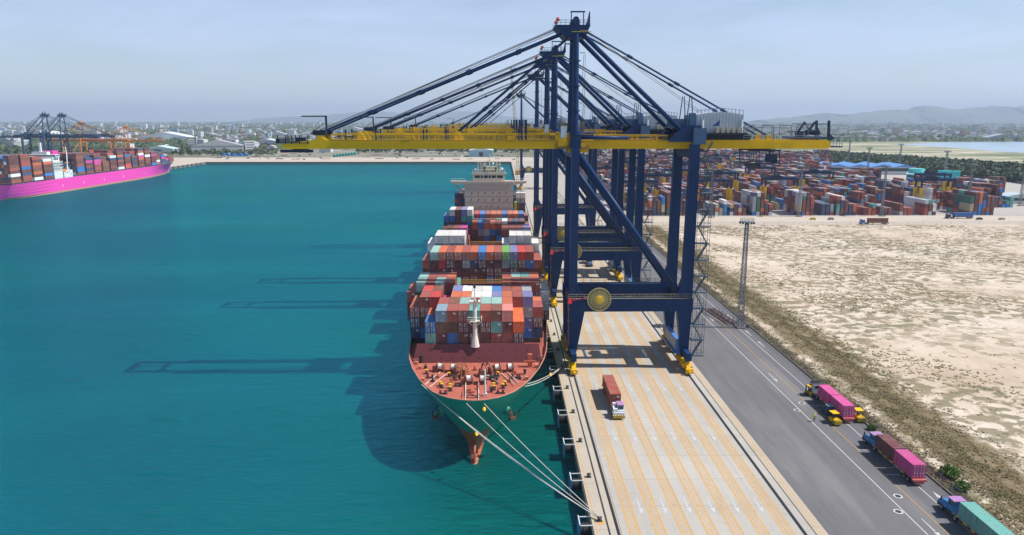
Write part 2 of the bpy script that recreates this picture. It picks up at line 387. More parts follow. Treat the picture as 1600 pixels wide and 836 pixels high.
# quay deck: coping (fender side) + apron
sheet('quay_coping', EDGE-.05, 18.75, -60, FARY-2, 0.02, M_cope)
sheet('quay_apron', 18.8, 49.4, -60, FARY-2, 0.02, M_quay)
k = MB(); k.box(49.4, 51.2, -60, 430, -.04, .14); struct(k.build('kerb', M_cope))
sheet('road', 51.2, 78.0, -60, 430, 0.0, M_road)
sheet('truck_lane', 72.1, 76.6, -60, 430, 0.012, M_lane)
sheet('sand_field', 78.0, 640, -60, 431, 0.0, M_sand)
sheet('service_road', 51.2, 640, 431, 470, 0.03, M_farq)
sheet('yard_pavement', 51.2, 560, 470, 1235, 0.045, M_pave)
sheet('marsh', 420, 2600, 520, 2100, 0.02, M_marsh)
sheet('marsh_flat', 700, 2600, 431, 519.9, 0.02, M_marsh)
sheet('far_quay', -600, EDGE+600, FARY, FARY+130, 0.03, M_farq)
sheet('opposite_quay', OPX-170, OPX, -60, FARY, 0.03, M_farq)
M_lag = mat('lagoon_water', (.30,.40,.48), .25, noise=.2, nscale=.01)
k = MB(); P = [at(1395,225.5,0), at(1480,222.0,0), at(1640,221.0,0), at(1760,223,0), at(1760,243,0), at(1640,241,0), at(1560,237,0), at(1500,231.5,0), at(1450,228.5,0)]
k.poly([(p.x,p.y,.09) for p in P]); struct(k.build('lagoon', M_lag))
# hills
def ridge(pts, depth, seed, back):
    k = MB(); r = random.Random(seed); n = len(pts)
    # pts: (px, py) skyline at distance back
    xs = []
    for (a, b_), (c_, d) in zip(pts, pts[1:]):
        for i in range(8):
            f = i/8; xs.append((a+(c_-a)*f, b_+(d-b_)*f + r.uniform(-.5,.5)))
    rows = []
    for u, h in [(0,0),(.35,.45),(.7,.85),(1,1),(1.5,.5),(2,0)]:
        row = []
        for px, py in xs:
            X = (px-784)/1100*back*.98; H = max(2, CAMH + (187-py)*.978*back/1100)
            row.append((X*(1+.03*u) + r.uniform(-60,60), back-depth+depth*u + r.uniform(-100,100), h*H*(1 if h==1 else r.uniform(.8,1.1))))
        rows.append(row)
    m_ = len(xs)
    for row in rows: k.v += row
    for j in range(len(rows)-1):
        for i in range(m_-1): k.face([j*m_+i, j*m_+i+1, (j+1)*m_+i+1, (j+1)*m_+i])
    o = k.build('hills', M_hill, smooth=True); struct(o)
ridge([(1170,188),(1230,183),(1275,176),(1300,180),(1365,172),(1398,172),(1432,164.5),(1470,172),(1530,165.5),(1560,168),(1585,166),(1620,173),(1700,184)], 1500, 3, 13000)
ridge([(380,190),(430,184),(500,181),(560,176),(600,174),(640,178),(720,174),(760,176),(800,183),(860,188)], 1500, 5, 19000)

# paint markings on the apron
M_yline = mat('yellow_road_paint', (.62,.30,.035), .7, noise=.3, nscale=.8, tint=(.56,.36,.13))
M_wline = mat('white_road_paint', (.66,.66,.66), .7, noise=.5, nscale=1.6, tint=(.45,.44,.43))
def arrow(k, x, y, l=5.2, s=1, z=.032):
    # arrow along -y (s=1) or +y (s=-1)
    P = [(x-.07,y+l/2*s,z),(x-.13,y-l*.12*s,z),(x+.13,y-l*.12*s,z),(x+.07,y+l/2*s,z)]
    k.poly(P if s > 0 else P[::-1])
    P = [(x-.40,y-l*.16*s,z),(x,y-l*.5*s,z),(x+.40,y-l*.16*s,z)]
    k.poly(P if s > 0 else P[::-1])
k = MB()
for j in range(7):
    xc = 20.95 + 4.05*j; w = .82
    for sx in (-1, 1): k.poly([(xc+sx*w-.10,70,.030),(xc+sx*w+.10,70,.030),(xc+sx*w+.10,760,.030),(xc+sx*w-.10,760,.030)])
    y = 80
    while y < 330:
        k.poly([(xc-w+.08,y+1.2,.030),(xc-w+.08,y+.92,.030),(xc+w-.08,y-.2,.030),(xc+w-.08,y+.08,.030)]); y += .82
struct(k.build('yellow_hatch_markings', M_yline))
k = MB()
for j in range(6):
    for y in [108+26.9*i for i in range(18)]: arrow(k, 23.1+4.05*j, y)
struct(k.build('white_lane_arrows', M_wline))
k = MB()
for x in (49.9, 50.6): k.poly([(x-.06,-60,.146),(x+.06,-60,.146),(x+.06,430,.146),(x-.06,430,.146)])
k.poly([(14.9,-60,.03),(15.05,-60,.03),(15.05,1000,.03),(14.9,1000,.03)])
k.poly([(70.25,-60,.018),(70.37,-60,.018),(70.37,430,.018),(70.25,430,.018)])
struct(k.build('yellow_line_markings', M_yline))
k = MB()
k.poly([(66.8,-60,.018),(67.0,-60,.018),(67.0,430,.018),(66.8,430,.018)])
k.poly([(73.95,-60,.024),(74.13,-60,.024),(74.13,430,.024),(73.95,430,.024)])
for px, py in ((1224,602),(1207,520),(1257,640)): 
    p = at(px,py,0); 
arrow(k, 68.6, 168, 6.5, 1, .018); arrow(k, 68.6, 100.5, 6, 1, .018); arrow(k, 75.6, 109, 6, -1, .024)
arrow(k, 68.6, 222, 6.5, 1, .018); arrow(k, 75.4, 224, 6, -1, .024); arrow(k, 75.4, 206, 6, -1, .024); arrow(k, 75.4, 195, 6, -1, .024)
for y in (128, 118, 150): k.poly([(70.5,y,.024),(73.0,y,.024),(73.0,y+.22,.024),(70.5,y+.22,.024)])
struct(k.build('white_line_markings', M_wline))
# manholes with white rings
for i, (px, py) in enumerate(((1245.5,641),(1253,630),(1403.5,799.5),(1403,775.5))):
    p = at(px, py, 0); k = MB(); n = 20; r0, r1 = .5, .78
    for q in range(n):
        a, b_ = 2*math.pi*q/n, 2*math.pi*(q+1)/n
        k.poly([(r0*math.cos(a),r0*math.sin(a),.02),(r1*math.cos(a),r1*math.sin(a),.02),(r1*math.cos(b_),r1*math.sin(b_),.02),(r0*math.cos(b_),r0*math.sin(b_),.02)], 1)
    k.poly([(r0*math.cos(2*math.pi*q/n), r0*math.sin(2*math.pi*q/n), .022) for q in range(n)], 0)
    o = k.build('manhole_cover', [M_dark, M_wline], loc=(p.x, p.y, .01))
    tag(o, ['dark manhole ringed in white paint, on the white line left of the worker','dark manhole ringed in white, farthest one beside the first yellow forklift','dark manhole ringed in white paint, nearest the bottom edge of the road','dark manhole ringed in white, above the painted arrow beside the second truck'][i], 'manhole', 'white ringed manholes in the road')
# rails and slots
k = MB()
k.box(16.72, 17.02, -60, 900, .02, .035)          # cable slot
k.box(18.05, 18.55, -60, 1000, .02, .034); k.box(18.25, 18.35, -60, 1000, .03, .12)
o = struct(k.build('seaside_rail', M_dark))
k = MB(); k.box(47.4, 48.0, -60, 1000, .022, .036); k.box(47.65, 47.75, -60, 1000, .03, .12); struct(k.build('landside_rail', M_dark))

# scrub: strip sheets under the grass
def tuft(k, x, y, z, h, w, r, n=5, m=0):
    for _ in range(n):
        a = r.uniform(0, 2*math.pi); l = r.uniform(.4, 1)*w; hh = r.uniform(.45, 1)*h
        dx, dy = math.cos(a), math.sin(a)
        cx, cy = x + r.uniform(-.5,.5)*w, y + r.uniform(-.5,.5)*w
        k.poly([(cx-dy*l*.3, cy+dx*l*.3, z), (cx+dy*l*.3, cy-dx*l*.3, z), (cx+dx*l*.6+dy*l*.15, cy+dy*l*.6-dx*l*.15, z+hh), (cx+dx*l*.6-dy*l*.15, cy+dy*l*.6+dx*l*.15, z+hh*.85)], m)
r = random.Random(11); k = MB()
for _ in range(42000):
    y = 92 + (r.random()**1.6)*330
    u = r.random()
    if u < .34: x = 78.5 + abs(r.gauss(0, 1.5)); hh = r.uniform(.10,.38)
    elif u < .88: x = r.gauss(90.3+1.5*math.sin(y*.04), 3.6); hh = r.uniform(.08,.28)
    else: x = r.uniform(79, 101); hh = r.uniform(.06,.16)
    if math.sin(x*.9+y*.23)*math.sin(y*.31-x*.4) < -.25 and r.random() < .8: continue
    d = 1 + y/400
    tuft(k, x, y, .03, hh, r.uniform(.25,.55)*d, r, 3)
tag(k.build('scrub_grass', M_dry), 'dry brown and olive scrub grass along the fence and field edge', 'grass', kind='stuff')
k = MB()
def cl(x, y): return math.sin(x*.05+1)*math.sin(y*.045+2) + .6*math.sin(x*.13+y*.07) + .5*math.sin(x*.021-y*.11)
cnt = 0
while cnt < 9000:
    x = 97 + (r.random()**1.3)*330; y = r.uniform(95, 428)
    if x > 97 + (y)*1.0: continue
    if cl(x, y) < .25 and r.random() < .9: continue
    tuft(k, x, y, .02, r.uniform(.06,.2), r.uniform(.4,1.0)*(1+y/400), r, 3); cnt += 1
tag(k.build('sparse_weeds', M_dry), 'sparse low weeds in patches over the pale sandy field', 'weeds', kind='stuff')

def shrub(x, y, h, w, label, seed):
    rt = root('shrub', (x, y, .04)); tag(rt, label, 'shrub', 'green shrubs along the fence')
    r = random.Random(seed); k = MB()
    for _ in range(6):
        a = r.uniform(0, 6.28); k.tube((0,0,0), (math.cos(a)*w*.35, math.sin(a)*w*.35, h*.6), .05, 5, r2=.02)
    k.build('stem', M_rust, rt); k = MB()
    for _ in range(700):
        v = Vector((r.gauss(0,1), r.gauss(0,1), r.gauss(0,1))).normalized()*r.uniform(.4,1)*(1+.25*math.sin(5*r.random()))
        p = Vector((v.x*w/2, v.y*w/2, h*.55+v.z*h*.45)); a = Vector((r.gauss(0,1), r.gauss(0,1), r.gauss(0,1))).normalized()*.16; b_ = a.cross(Vector((r.random(), r.random(), .5))).normalized()*.12
        k.poly([p-a-b_, p+a-b_, p+a+b_, p-a+b_])
    k.build('foliage', M_shrub, rt)
p = at(1484,745,0); shrub(p.x, p.y, 2.0, 3.4, 'larger bright green shrub against the fence beside the second truck\'s tail', 1)
p = at(1503,766,0); shrub(p.x, p.y, 1.5, 2.2, 'smaller yellow green shrub at the fence near the last truck\'s cab', 2)
p = at(1362,672,0); shrub(p.x, p.y, .9, 1.6, 'tiny green shrub at the fence just right of the forklifts', 3)

# chain link fence along the road
M_mesh, t, b, tc = nodes_mat('fence_mesh', .5)
b.inputs['Base Color'].default_value = (.30,.32,.33,1); b.inputs['Alpha'].default_value = .16
fr = root('chain_link_fence', (78.1, 90, 0)); tag(fr, 'grey chain link fence running along the far side of the road', 'fence')
for i in range(99):
    k = MB(); y = i*3.45; k.tube((0,y,0),(0,y,2.1), .05, 5); k.tube((0,y,2.1),(.35,y,2.45), .04, 5); k.build('post', M_galv, fr)
k = MB(); k.poly([(0,0,.1),(0,341,.1),(0,341,2.1),(0,0,2.1)]); k.build('wire_mesh', M_mesh, fr)
k = MB(); k.tube((0,0,2.1),(0,341,2.1), .03, 4); k.tube((0,0,1.05),(0,341,1.05), .02, 4); k.build('rail', M_galv, fr)
k = MB(); k.box(-.12, .12, 0, 341, 0, .28); k.build('plinth', M_wall, fr)
fr2 = root('chain_link_fence', (82, 431.5, 0)); tag(fr2, 'grey chain link fence between the sandy field and the pale service road', 'fence')
for i in range(60):
    k = MB(); k.tube((i*9,0,0),(i*9,0,2.2), .07, 4); k.build('post', M_galv, fr2)
k = MB(); k.poly([(0,0,.1),(531,0,.1),(531,0,2.1),(0,0,2.1)]); k.build('wire_mesh', M_mesh, fr2)

# ------------------------------------------------------------------ container meshes
PAL = {
 'rust brown': (.195,.050,.034), 'maroon': (.120,.020,.026), 'brick red': (.34,.062,.045), 'bright red': (.60,.030,.035),
 'orange': (.56,.125,.045), 'vivid orange': (.80,.12,.02), 'teal': (.10,.36,.32), 'pale teal': (.26,.46,.42), 'navy': (.020,.045,.13), 'blue': (.012,.16,.48),
 'grey': (.30,.33,.37), 'pale grey': (.48,.52,.56), 'white': (.74,.74,.73), 'green': (.12,.38,.07), 'magenta': (.58,.05,.27), 'tan': (.48,.40,.24),
 'violet grey': (.17,.18,.40), 'dark green': (.02,.11,.09), 'salmon pink': (.70,.22,.20), 'sky blue': (.25,.38,.50), 'dark brown': (.15,.055,.035)}
CW, CH = 2.44, 2.59
def corr_strip(k, x, y0, y1, z0, z1, dirx, per=.28, dep=.05, m=0):
    # vertical corrugations on a plane x=const, running along y; dirx = outward sign
    pts = []; y = y0; i = 0
    while y < y1-1e-6:
        for dy, d in ((0,0),(.30,0),(.5,1),(.80,1)):
            yy = y + dy*per
            if yy < y1: pts.append((yy, d))
        y += per
    pts.append((y1, 0)); b = len(k.v)
    for yy, d in pts: k.v += [(x - dirx*dep*d, yy, z0), (x - dirx*dep*d, yy, z1)]
    for i in range(len(pts)-1):
        f = [b+2*i, b+2*i+2, b+2*i+3, b+2*i+1]; k.face(f if dirx > 0 else f[::-1], m)
def swap(k0, k, sx, ox, oy):       # rotate a strip built on x-plane to a y-plane
    b = len(k.v)
    for x, y, z in k0.v: k.v.append((ox + y, oy + x, z))
    for f, m in zip(k0.f, k0.m): k.face([b+i for i in f][::-1], m)
def cont_mesh(length, lod=0):
    k = MB(); w, h, l = CW/2, CH, length; p = .11
    for x0, x1 in ((-w, -w+p), (w-p, w)):
        for y0, y1 in ((0, p), (l-p, l)): k.box(x0, x1, y0, y1, 0, h)
        k.box(x0, x1, p, l-p, 0, .16); k.box(x0, x1, p, l-p, h-.10, h-.001)
    for y0, y1 in ((0, p), (l-p, l)):
        k.box(-w+p, w-p, y0, y1, 0, .15); k.box(-w+p, w-p, y0, y1, h-.12, h-.001)
    corr_strip(k, w-.02, p, l-p, .16, h-.1, 1); corr_strip(k, -w+.02, p, l-p, .16, h-.1, -1)
    for yy, s in ((.02, -1), (l-.02, 1)):
        k0 = MB(); corr_strip(k0, yy, -w+p, w-p, .15, h-.12, s); swap(k0, k, 1, 0, 0)
    # roof with shallow cross ribs
    n = int(l/.55); b = len(k.v)
    for i in range(n*2+1):
        y = p + (l-2*p)*i/(n*2); z = h - (.03 if i % 2 else .002)
        k.v += [(-w+p, y, z), (w-p, y, z)]
    for i in range(n*2): k.face([b+2*i, b+2*i+1, b+2*i+3, b+2*i+2])
    return k
def door_mesh(side, mark):
    # one door leaf on the -y end
    k = MB(); w = CW/2-.11; x0, x1 = (-w, -.015) if side < 0 else (.015, w)
    k.box(x0, x1, -.02, .02, .16, CH-.13, 0)
    for f in (.28, .74):
        x = x0 + (x1-x0)*f; k.tube((x, -.06, .18), (x, -.06, CH-.16), .028, 5, 1)
        k.box(x-.14, x+.14, -.09, -.05, .95, 1.02, 1)
        for z in (.3, CH-.32): k.box(x-.06, x+.06, -.08, -.02, z, z+.1, 1)
    if mark:
        r = random.Random(mark*7+side)
        for i in range(4):
            z = CH-.45-i*.2; k.box(x0+.12, x0+.12+r.uniform(.25,.55), -.032, -.025, z, z+.07, 2)
        k.box(x0+.5, x1-.12, -.032, -.025, .55, .62, 2)
    return k
def end_mark(mark):
    k = MB(); r = random.Random(mark)
    for i in range(3): k.box(.25, .25+r.uniform(.3,.7), -.03, -.005, CH-.5-i*.17, CH-.42-i*.17, 0)
    return k
CM = {}
for ln, L_ in (('20', 6.058), ('40', 12.192)):
    o = cont_mesh(L_).build('shipping_container', M_cont); CM[ln] = o.data; bpy.data.objects.remove(o)
DM = {}
for mk in (0, 1, 2, 3):
    for s in (-1, 1):
        o = door_mesh(s, mk).build('door', [M_cont, M_rod, M_mark]); DM[(mk, s)] = o.data; bpy.data.objects.remove(o)
EM = {}
for mk in (1, 2):
    o = end_mark(mk).build('marking', M_mark); EM[mk] = o.data; bpy.data.objects.remove(o)
def container(ln, colour, loc, label, group, end='door', mark=1, rz=0):
    rgb = PAL[colour]; j = rnd.uniform(.85, 1.15)
    rgb = tuple(min(.85, c*j) for c in rgb)
    o = bpy.data.objects.new('shipping_container', CM[ln]); COL.objects.link(o); o.location = loc; o.rotation_euler = (0,0,rz)
    o.color = (*rgb, 1); tag(o, label, 'container', group)
    if end == 'door':
        for s in (-1, 1):
            d = bpy.data.objects.new('door', DM[(mark, s)]); COL.objects.link(d); d.parent = o; d.color = (*rgb, 1)
    elif end == 'marked':
        d = bpy.data.objects.new('marking', EM[mark or 1]); COL.objects.link(d); d.parent = o
    return o

# ------------------------------------------------------------------ the green container ship
SX = -5.7; BOW = 126.0; STERN = 428.0
def interp(T, x):
    if x <= T[0][0]: return T[0][1]
    for (a, b_), (c, d) in zip(T, T[1:]):
        if x <= c: return b_ + (d-b_)*(x-a)/(c-a)
    return T[-1][1]
WD = [(0,0),(.15,1.3),(.5,2.6),(1.3,4.5),(2.5,6.1),(4.5,8.0),(7.6,9.8),(12,11.7),(18,13.7),(24,15.1),(30,16.0),(36,16.5),(50,17.3),(70,18.2),(95,18.8),(400,18.8)]
WW = [(0,0),(2,.7),(8,1.5),(18,3.1),(32,5.8),(50,9.8),(70,14.0),(95,18.8),(400,18.8)]
STEM = [(-9,11.5),(-5,8.6),(-3.5,8.0),(0,7.2),(2,6.0),(4,4.0),(6,2.3),(8,1.1),(10,.35),(11.6,0)]
TOPZ = 11.6
hull = root('container_ship', (SX, BOW, 0)); tag(hull, 'green hulled container ship with red oxide foredeck at the near quay', 'ship')
us = [0,.15,.5,1.3,2.5,4.5,7.6,12,18,24,30,36,43,50,60,70,80,90,120,200,280,288,292,296,299,301]
zs = [-9,-6,-3.5,-2,-.5,1,2.5,4,5.5,7,8.5,9.7,10.6,11.6]
def sheer(u): return 0.0
k = MB(); nz_, nu = len(zs), len(us)
for side in (-1, 1):
    b0 = len(k.v)
    for z in zs:
        t_ = max(0, (z+3.5)/(TOPZ+3.5)); s0 = interp(STEM, z)
        for u in us:
            wd, ww = interp(WD, u), interp(WW, u); e = t_**.92
            w = ww*(1-e) + wd*e
            if z < -3.5: w = ww*(1 - .15*(-3.5-z)/5.5)
            if u > 280: w *= 1 - .35*((u-280)/21)**2*(1-t_*.6)
            k.v.append((side*w, min(301, u + s0*max(0, 1-u/60)), z))
    for j in range(nz_-1):
        for i in range(nu-1):
            mi = 1 if zs[j] < 2.4 else 0
            f = [b0+j*nu+i, b0+j*nu+i+1, b0+(j+1)*nu+i+1, b0+(j+1)*nu+i]; k.face(f if side > 0 else f[::-1], mi)
# transom
for j in range(nz_-1):
    a, b_ = j*nu+nu-1, (j+1)*nu+nu-1; off = nz_*nu; k.face([a, b_, off+b_, off+a], 0)
M_green = mat('green_hull_paint', (.010,.27,.19), .42, noise=.5, nscale=.25, tint=(.012,.20,.14))
t = M_green.node_tree; b = t.nodes['Principled BSDF']; src = b.inputs['Base Color'].links[0].from_socket
O = [n for n in t.nodes if n.type == 'TEX_COORD'][0].outputs['Object']
st = noise(t, O, 1.0, 7, .7, (1.1,.6,.10), .2); c = mixc(t, rng(t, st, .60, .72, 0, .55), src, (.16,.07,.035)); c = mixc(t, rng(t, noise(t, O, .9, 6, .7, (1,.5,.3)), .55, .7, 0, .4), c, (.03,.20,.15)); t.links.new(c, b.inputs['Base Color'])
M_boot = mat('red_boot_paint', (.30,.075,.03), .6, noise=.4, nscale=.6)
M_oxide = mat('red_oxide_deck', (.40,.105,.068), .65, noise=.45, nscale=.5, tint=(.46,.135,.095))
M_breakw = mat('maroon_breakwater_paint', (.165,.034,.038), .5, noise=.45, nscale=.35, tint=(.12,.024,.028))
k.build('hull', [M_green, M_boot], hull, smooth=True)
# bulwark inner face and rim rail
k = MB(); ring = []
for u in [q for q in us if q <= 36][::-1]: ring.append((-interp(WD,u), u))
ring += [(interp(WD,u), u) for u in us if 0 < u <= 36]
for (x0, y0), (x1, y1) in zip(ring, ring[1:]):
    def ins(x, y, d):
        v = Vector((0-x, 30-y)); v.normalize(); return x+v.x*d, y+v.y*d
    a, b_, a3, b3 = ins(x0,y0,.12), ins(x1,y1,.12), ins(x0,y0,.9), ins(x1,y1,.9)
    k.poly([(*a3,10.45),(*b3,10.45),(*b_,TOPZ+.02),(*a,TOPZ+.02)])
    a2, b2 = ins(x0,y0,.16), ins(x1,y1,.16)
    k.hexa([(x0,y0,TOPZ),(x1,y1,TOPZ),(*b2,TOPZ),(*a2,TOPZ),(x0,y0,TOPZ+.14),(x1,y1,TOPZ+.14),(*b2,TOPZ+.14),(*a2,TOPZ+.14)], 1)
M_rim = mat('worn_rim_paint', (.50,.22,.15), .6, noise=.4, nscale=1)
k.build('bulwark', [M_oxide, M_rim], hull)
k = MB(); dk = [(ins(x,y,.85)) for x, y in ring]
k.poly([(x,y,10.5) for x, y in dk]); k.build('forecastle_deck', M_oxide, hull)
k = MB()
dus = [36,43,50,60,70,80,90,120,280,288,292,296,299,300.6]
dws = [interp(WD,u)*(1 if u <= 280 else 1-.35*((u-280)/21)**2*.4)-.1 for u in dus]
for (u0,w0),(u1,w1) in zip(zip(dus,dws), list(zip(dus,dws))[1:]): k.poly([(-w0,u0,10.42),(w0,u0,10.42),(w1,u1,10.42),(-w1,u1,10.42)])
k.build('main_deck', M_oxide, hull)
k = MB()       # side rails along the main deck
for s in (-1, 1):
    k = MB()
    for (u0,w0),(u1,w1) in zip(zip(dus[:9],dws), list(zip(dus[:9],dws))[1:]):
        for z in (12.1, 12.7): k.tube((s*w0,u0,z),(s*w1,u1,z), .05, 4)
    for i in range(80): k.tube((s*(interp(WD,38+i*3)-.1),38+i*3,11.5),(s*(interp(WD,38+i*3)-.1),38+i*3,12.7), .05, 4)
    k.build('deck_rail', M_rim, hull)
# breakwater
k = MB()
k.hexa([(-14.5,24.6,10.5),(14.6,24.6,10.5),(14.6,24.9,10.5),(-14.5,24.9,10.5),(-13.6,26.3,14.4),(13.9,26.3,14.4),(13.9,26.6,14.4),(-13.6,26.6,14.4)])
k.build('breakwater', M_breakw, hull)
k = MB()
for x in (-10.5,-8,-5.8,-2.8,.4,3.0,5.6,8.6,11.2):
    for z in (11.4, 12.9):
        y = 24.6+(z-10.5)*.436; k.prism([(x+.17*math.cos(a*math.pi/4), z+.2*math.sin(a*math.pi/4)) for a in range(8)], 'y', y-.03, y-.01)
k.box(-13.0,-12.2,24.52,24.9,10.5,12.3); split_build(k, 'breakwater_opening', M_dark, hull)
# hatch coamings under the stacks
BAYS = [153.0, 165.5, 179.6, 198.0, 216.4, 233.3, 247.0, 261.0, 286.8, 298.6, 313.0, 327.0, 372.0, 388.0, 404.0]
for i, y in enumerate(BAYS):
    k = MB(); k.box(-13.5 if y < 160 else (-15.3 if y < 170 else -16.6), 11 if y < 160 else (15 if y < 170 else 16.6), y-BOW-.3, y-BOW+12.6, 10.43, 11.4)
    k.build('hatch_coaming', M_dark, hull)
# lashing bridges with yellow rails
for y in (195.2, 213.6, 258.6, 283.9):
    lb = MB(); yy = y-BOW
    for x in [-18+2.5*i for i in range(15)]: lb.box(x, x+.25, yy-.3, yy+.5, 10.3, 14.0, 0)
    lb.box(-18.6, 18.6, yy-.4, yy+.6, 14.0, 14.2, 0)
    for z in (14.75, 15.3): lb.tube((-18.6,yy-.4,z),(18.6,yy-.4,z), .06, 4, 1)
    for x in [-18.6+1.86*i for i in range(21)]: lb.tube((x,yy-.4,14.2),(x,yy-.4,15.3), .04, 4, 1)
    lb.build('lashing_bridge', [M_rust, M_yel], hull)

def winch(x, y, rz, n=2):
    w = root('winch', (x, y, 10.5), rz); w.parent = hull
    k = MB(); k.box(-2.3,2.3,-.55,.55,0,.25); 
    for xx in (-2.1,-.75,.75,2.1): k.box(xx-.12,xx+.12,-.5,.5,.25,1.35)
    k.box(-3.2,-2.3,-.5,.5,0,1.3); k.build('winch_frame', M_rust, w)
    for a, b_ in ((-1.95,-.9),(.9,1.95)):
        k = MB(); k.tube((a,0,1.15),(b_,0,1.15), .62, 14); k.build('rope_drum', mat_rope_drum, w)
    k = MB()
    for xx in (-1.98,-.82,.82,1.98): k.tube((xx-.05,0,1.15),(xx+.05,0,1.15), .95, 16)
    k.build('drum_flange', M_rust, w)
mat_rope_drum = mat('coiled_rope', (.60,.60,.58), .8, noise=.3, nscale=6)
def dk_at(px, py): p = at(px, py, 10.6); return p.x-SX, p.y-BOW
for px, py, rz in ((699,580,-.15),(744,598.5,0),(787,580,.12)):
    x, y = dk_at(px, py); winch(x, y, rz)
def windlass(px, py, s):
    x, y = dk_at(px, py); w = root('windlass', (x, y, 10.5), s*.45); w.parent = hull
    k = MB(); k.box(-1.6,1.6,-1.1,1.1,0,.4); k.box(-1.5,-.9,-.8,.8,.4,1.5); k.box(.7,1.3,-.8,.8,.4,1.7); k.build('windlass_base', M_rust, w)
    k = MB()
    for xx in (-.6,.45): 
        n = 20
        for q in range(n):
            a, b_ = 2*math.pi*q/n, 2*math.pi*(q+1)/n
            k.hexa([(xx,1.15*math.cos(a),1.35+1.15*math.sin(a)),(xx+.22,1.15*math.cos(a),1.35+1.15*math.sin(a)),(xx+.22,1.15*math.cos(b_),1.35+1.15*math.sin(b_)),(xx,1.15*math.cos(b_),1.35+1.15*math.sin(b_)),
                    (xx,1.5*math.cos(a),1.35+1.5*math.sin(a)),(xx+.22,1.5*math.cos(a),1.35+1.5*math.sin(a)),(xx+.22,1.5*math.cos(b_),1.35+1.5*math.sin(b_)),(xx,1.5*math.cos(b_),1.35+1.5*math.sin(b_))])
    k.build('chain_wheel', M_rust, w)
    k = MB()
    for q in range(10): k.box(-.2+.1*(q%2), .2-.1*(q%2), -1.5-q*.5, -1.1-q*.5, .15, .38)
    k.build('anchor_chain', M_rust, w); k = MB(); k.tube((0,-2.8,0),(0,-2.8,.9), .5, 10); k.tube((.9,-2.4,.2),(.9,-2.4,1.2), .25, 8); k.build('chain_stopper', M_dark, w)
windlass(721,586,-1); windlass(760,586,1)
for px, py in ((688,602.5),(690.5,605.5),(703.5,606),(703.5,610),(666.5,583.5),(771.5,604.5),(771.5,608.5),(786,606),(789,602),(701.5,588),(778,587)):
    x, y = dk_at(px, py); k = MB()
    k.box(-.45,.45,-.35,.35,0,.15,0); k.tube((0,0,.15),(0,0,.85), .22, 10, 0); k.tube((0,0,.85),(0,0,1.0), .34, 10, 1)
    k.build('mooring_bitt', [M_dark, M_yel], hull, loc=(x,y,10.5))
for px, py in ((692,615),(782,614),(716,603),(805,590),(672,590)):
    x, y = dk_at(px, py); k = MB(); k.box(-.9,.9,-.3,.3,0,.2); k.tube((-.5,0,.2),(-.5,0,.8), .2, 8); k.tube((.5,0,.2),(.5,0,.8), .2, 8)
    k.build('roller_fairlead', M_dark, hull, loc=(x,y,10.5))
k = MB()       # deck pipes, hatch frame and marks
for px, py, px2, py2 in ((664,601,688,584),(671,605,699,586),(727,625,728,601),(748,625,748,600),(783,584,805,603),(793,582,810,600),(760,590,778,599)):
    a, b_ = dk_at(px,py), dk_at(px2,py2); k.beam((*a,10.62),(*b_,11.0), .14)
split_build(k, 'deck_rope', M_rope, hull)
k = MB(); x, y = dk_at(739, 618)
for a, b_ in (((-1.2,-1),(1.4,-1)),((-1.2,-1),(-.8,1.2)),((-.8,1.2),(1.4,-1)),((-2.2,-1.3),(-2.2,2))): k.beam((x+a[0],y+a[1],10.56),(x+b_[0],y+b_[1],10.56), .12)
k.build('deck_marking', M_dark, hull)
# short white foredeck mast, davits, ladder posts
x, y = dk_at(758, 618); k = MB(); k.tube((x,y,10.5),(x,y+.1,16.0), .24, 8, r2=.14); k.tube((x-.9,y,14.8),(x+.9,y,14.8), .06, 5); k.box(x-.4,x+.4,y-.3,y+.3,10.5,11.1); k.build('jack_mast', M_white, hull)
x, y = dk_at(828, 572); k = MB(); k.box(x-.5,x+.5,y-.4,y+.4,10.5,13.4); k.box(x-1.4,x+1.2,y-.9,y-.6,12.0,12.1); k.build('vent_post', mat('orange_red_paint', (.50,.13,.07), .6), hull)
for px, py in ((656,577),(660,596),(823,594),(838,575),(845,565),(650,570)):
    x, y = dk_at(px, py); k = MB(); k.tube((-.5,0,0),(-.5,0,1.4), .06, 5); k.tube((.5,.2,0),(.5,.2,1.4), .06, 5); k.tube((-.5,0,1.4),(.5,.2,1.4), .06, 5); k.box(-.35,.35,.3,.9,0,.7)
    k.build('gangway_stand', M_rim, hull, loc=(x, y, 10.5))
# foremast on the breakwater
fm = root('foremast', (-.45, 26.0, 10.5)); fm.parent = hull
M_cream = mat('cream_paint', (.62,.55,.42), .5, noise=.15, nscale=1)
M_offw = mat('off_white_mast_paint', (.66,.62,.54), .5, noise=.15, nscale=1)
k = MB(); k.tube((0,0,3.4),(0,0,6.0), 1.0, 12, r2=.5); k.tube((0,0,6.0),(0,0,14.0), .5, 12, r2=.38); k.tube((0,0,14.0),(0,0,17.6), .16, 8, r2=.1); k.build('mast_pole', M_offw, fm)
k = MB()
for z, w in ((9.4,1.5),(14.0,1.3)):
    k.box(-w,w,-.9,.9,z-.12,z)
    for a in (-w,w):
        k.tube((a,-.9,z),(a,-.9,z+1), .05, 4); k.tube((a,.9,z),(a,.9,z+1), .05, 4); k.tube((a,-.9,z+1),(a,.9,z+1), .05, 4)
    k.tube((-w,-.9,z+1),(w,-.9,z+1), .05, 4); k.tube((-w,-.9,z+.5),(w,-.9,z+.5), .04, 4); k.beam((-w,-.4,z-.1),(-.3,0,z-1.3), .15); k.beam((w,-.4,z-.1),(.3,0,z-1.3), .15)
k.build('mast_platform', M_offw, fm)
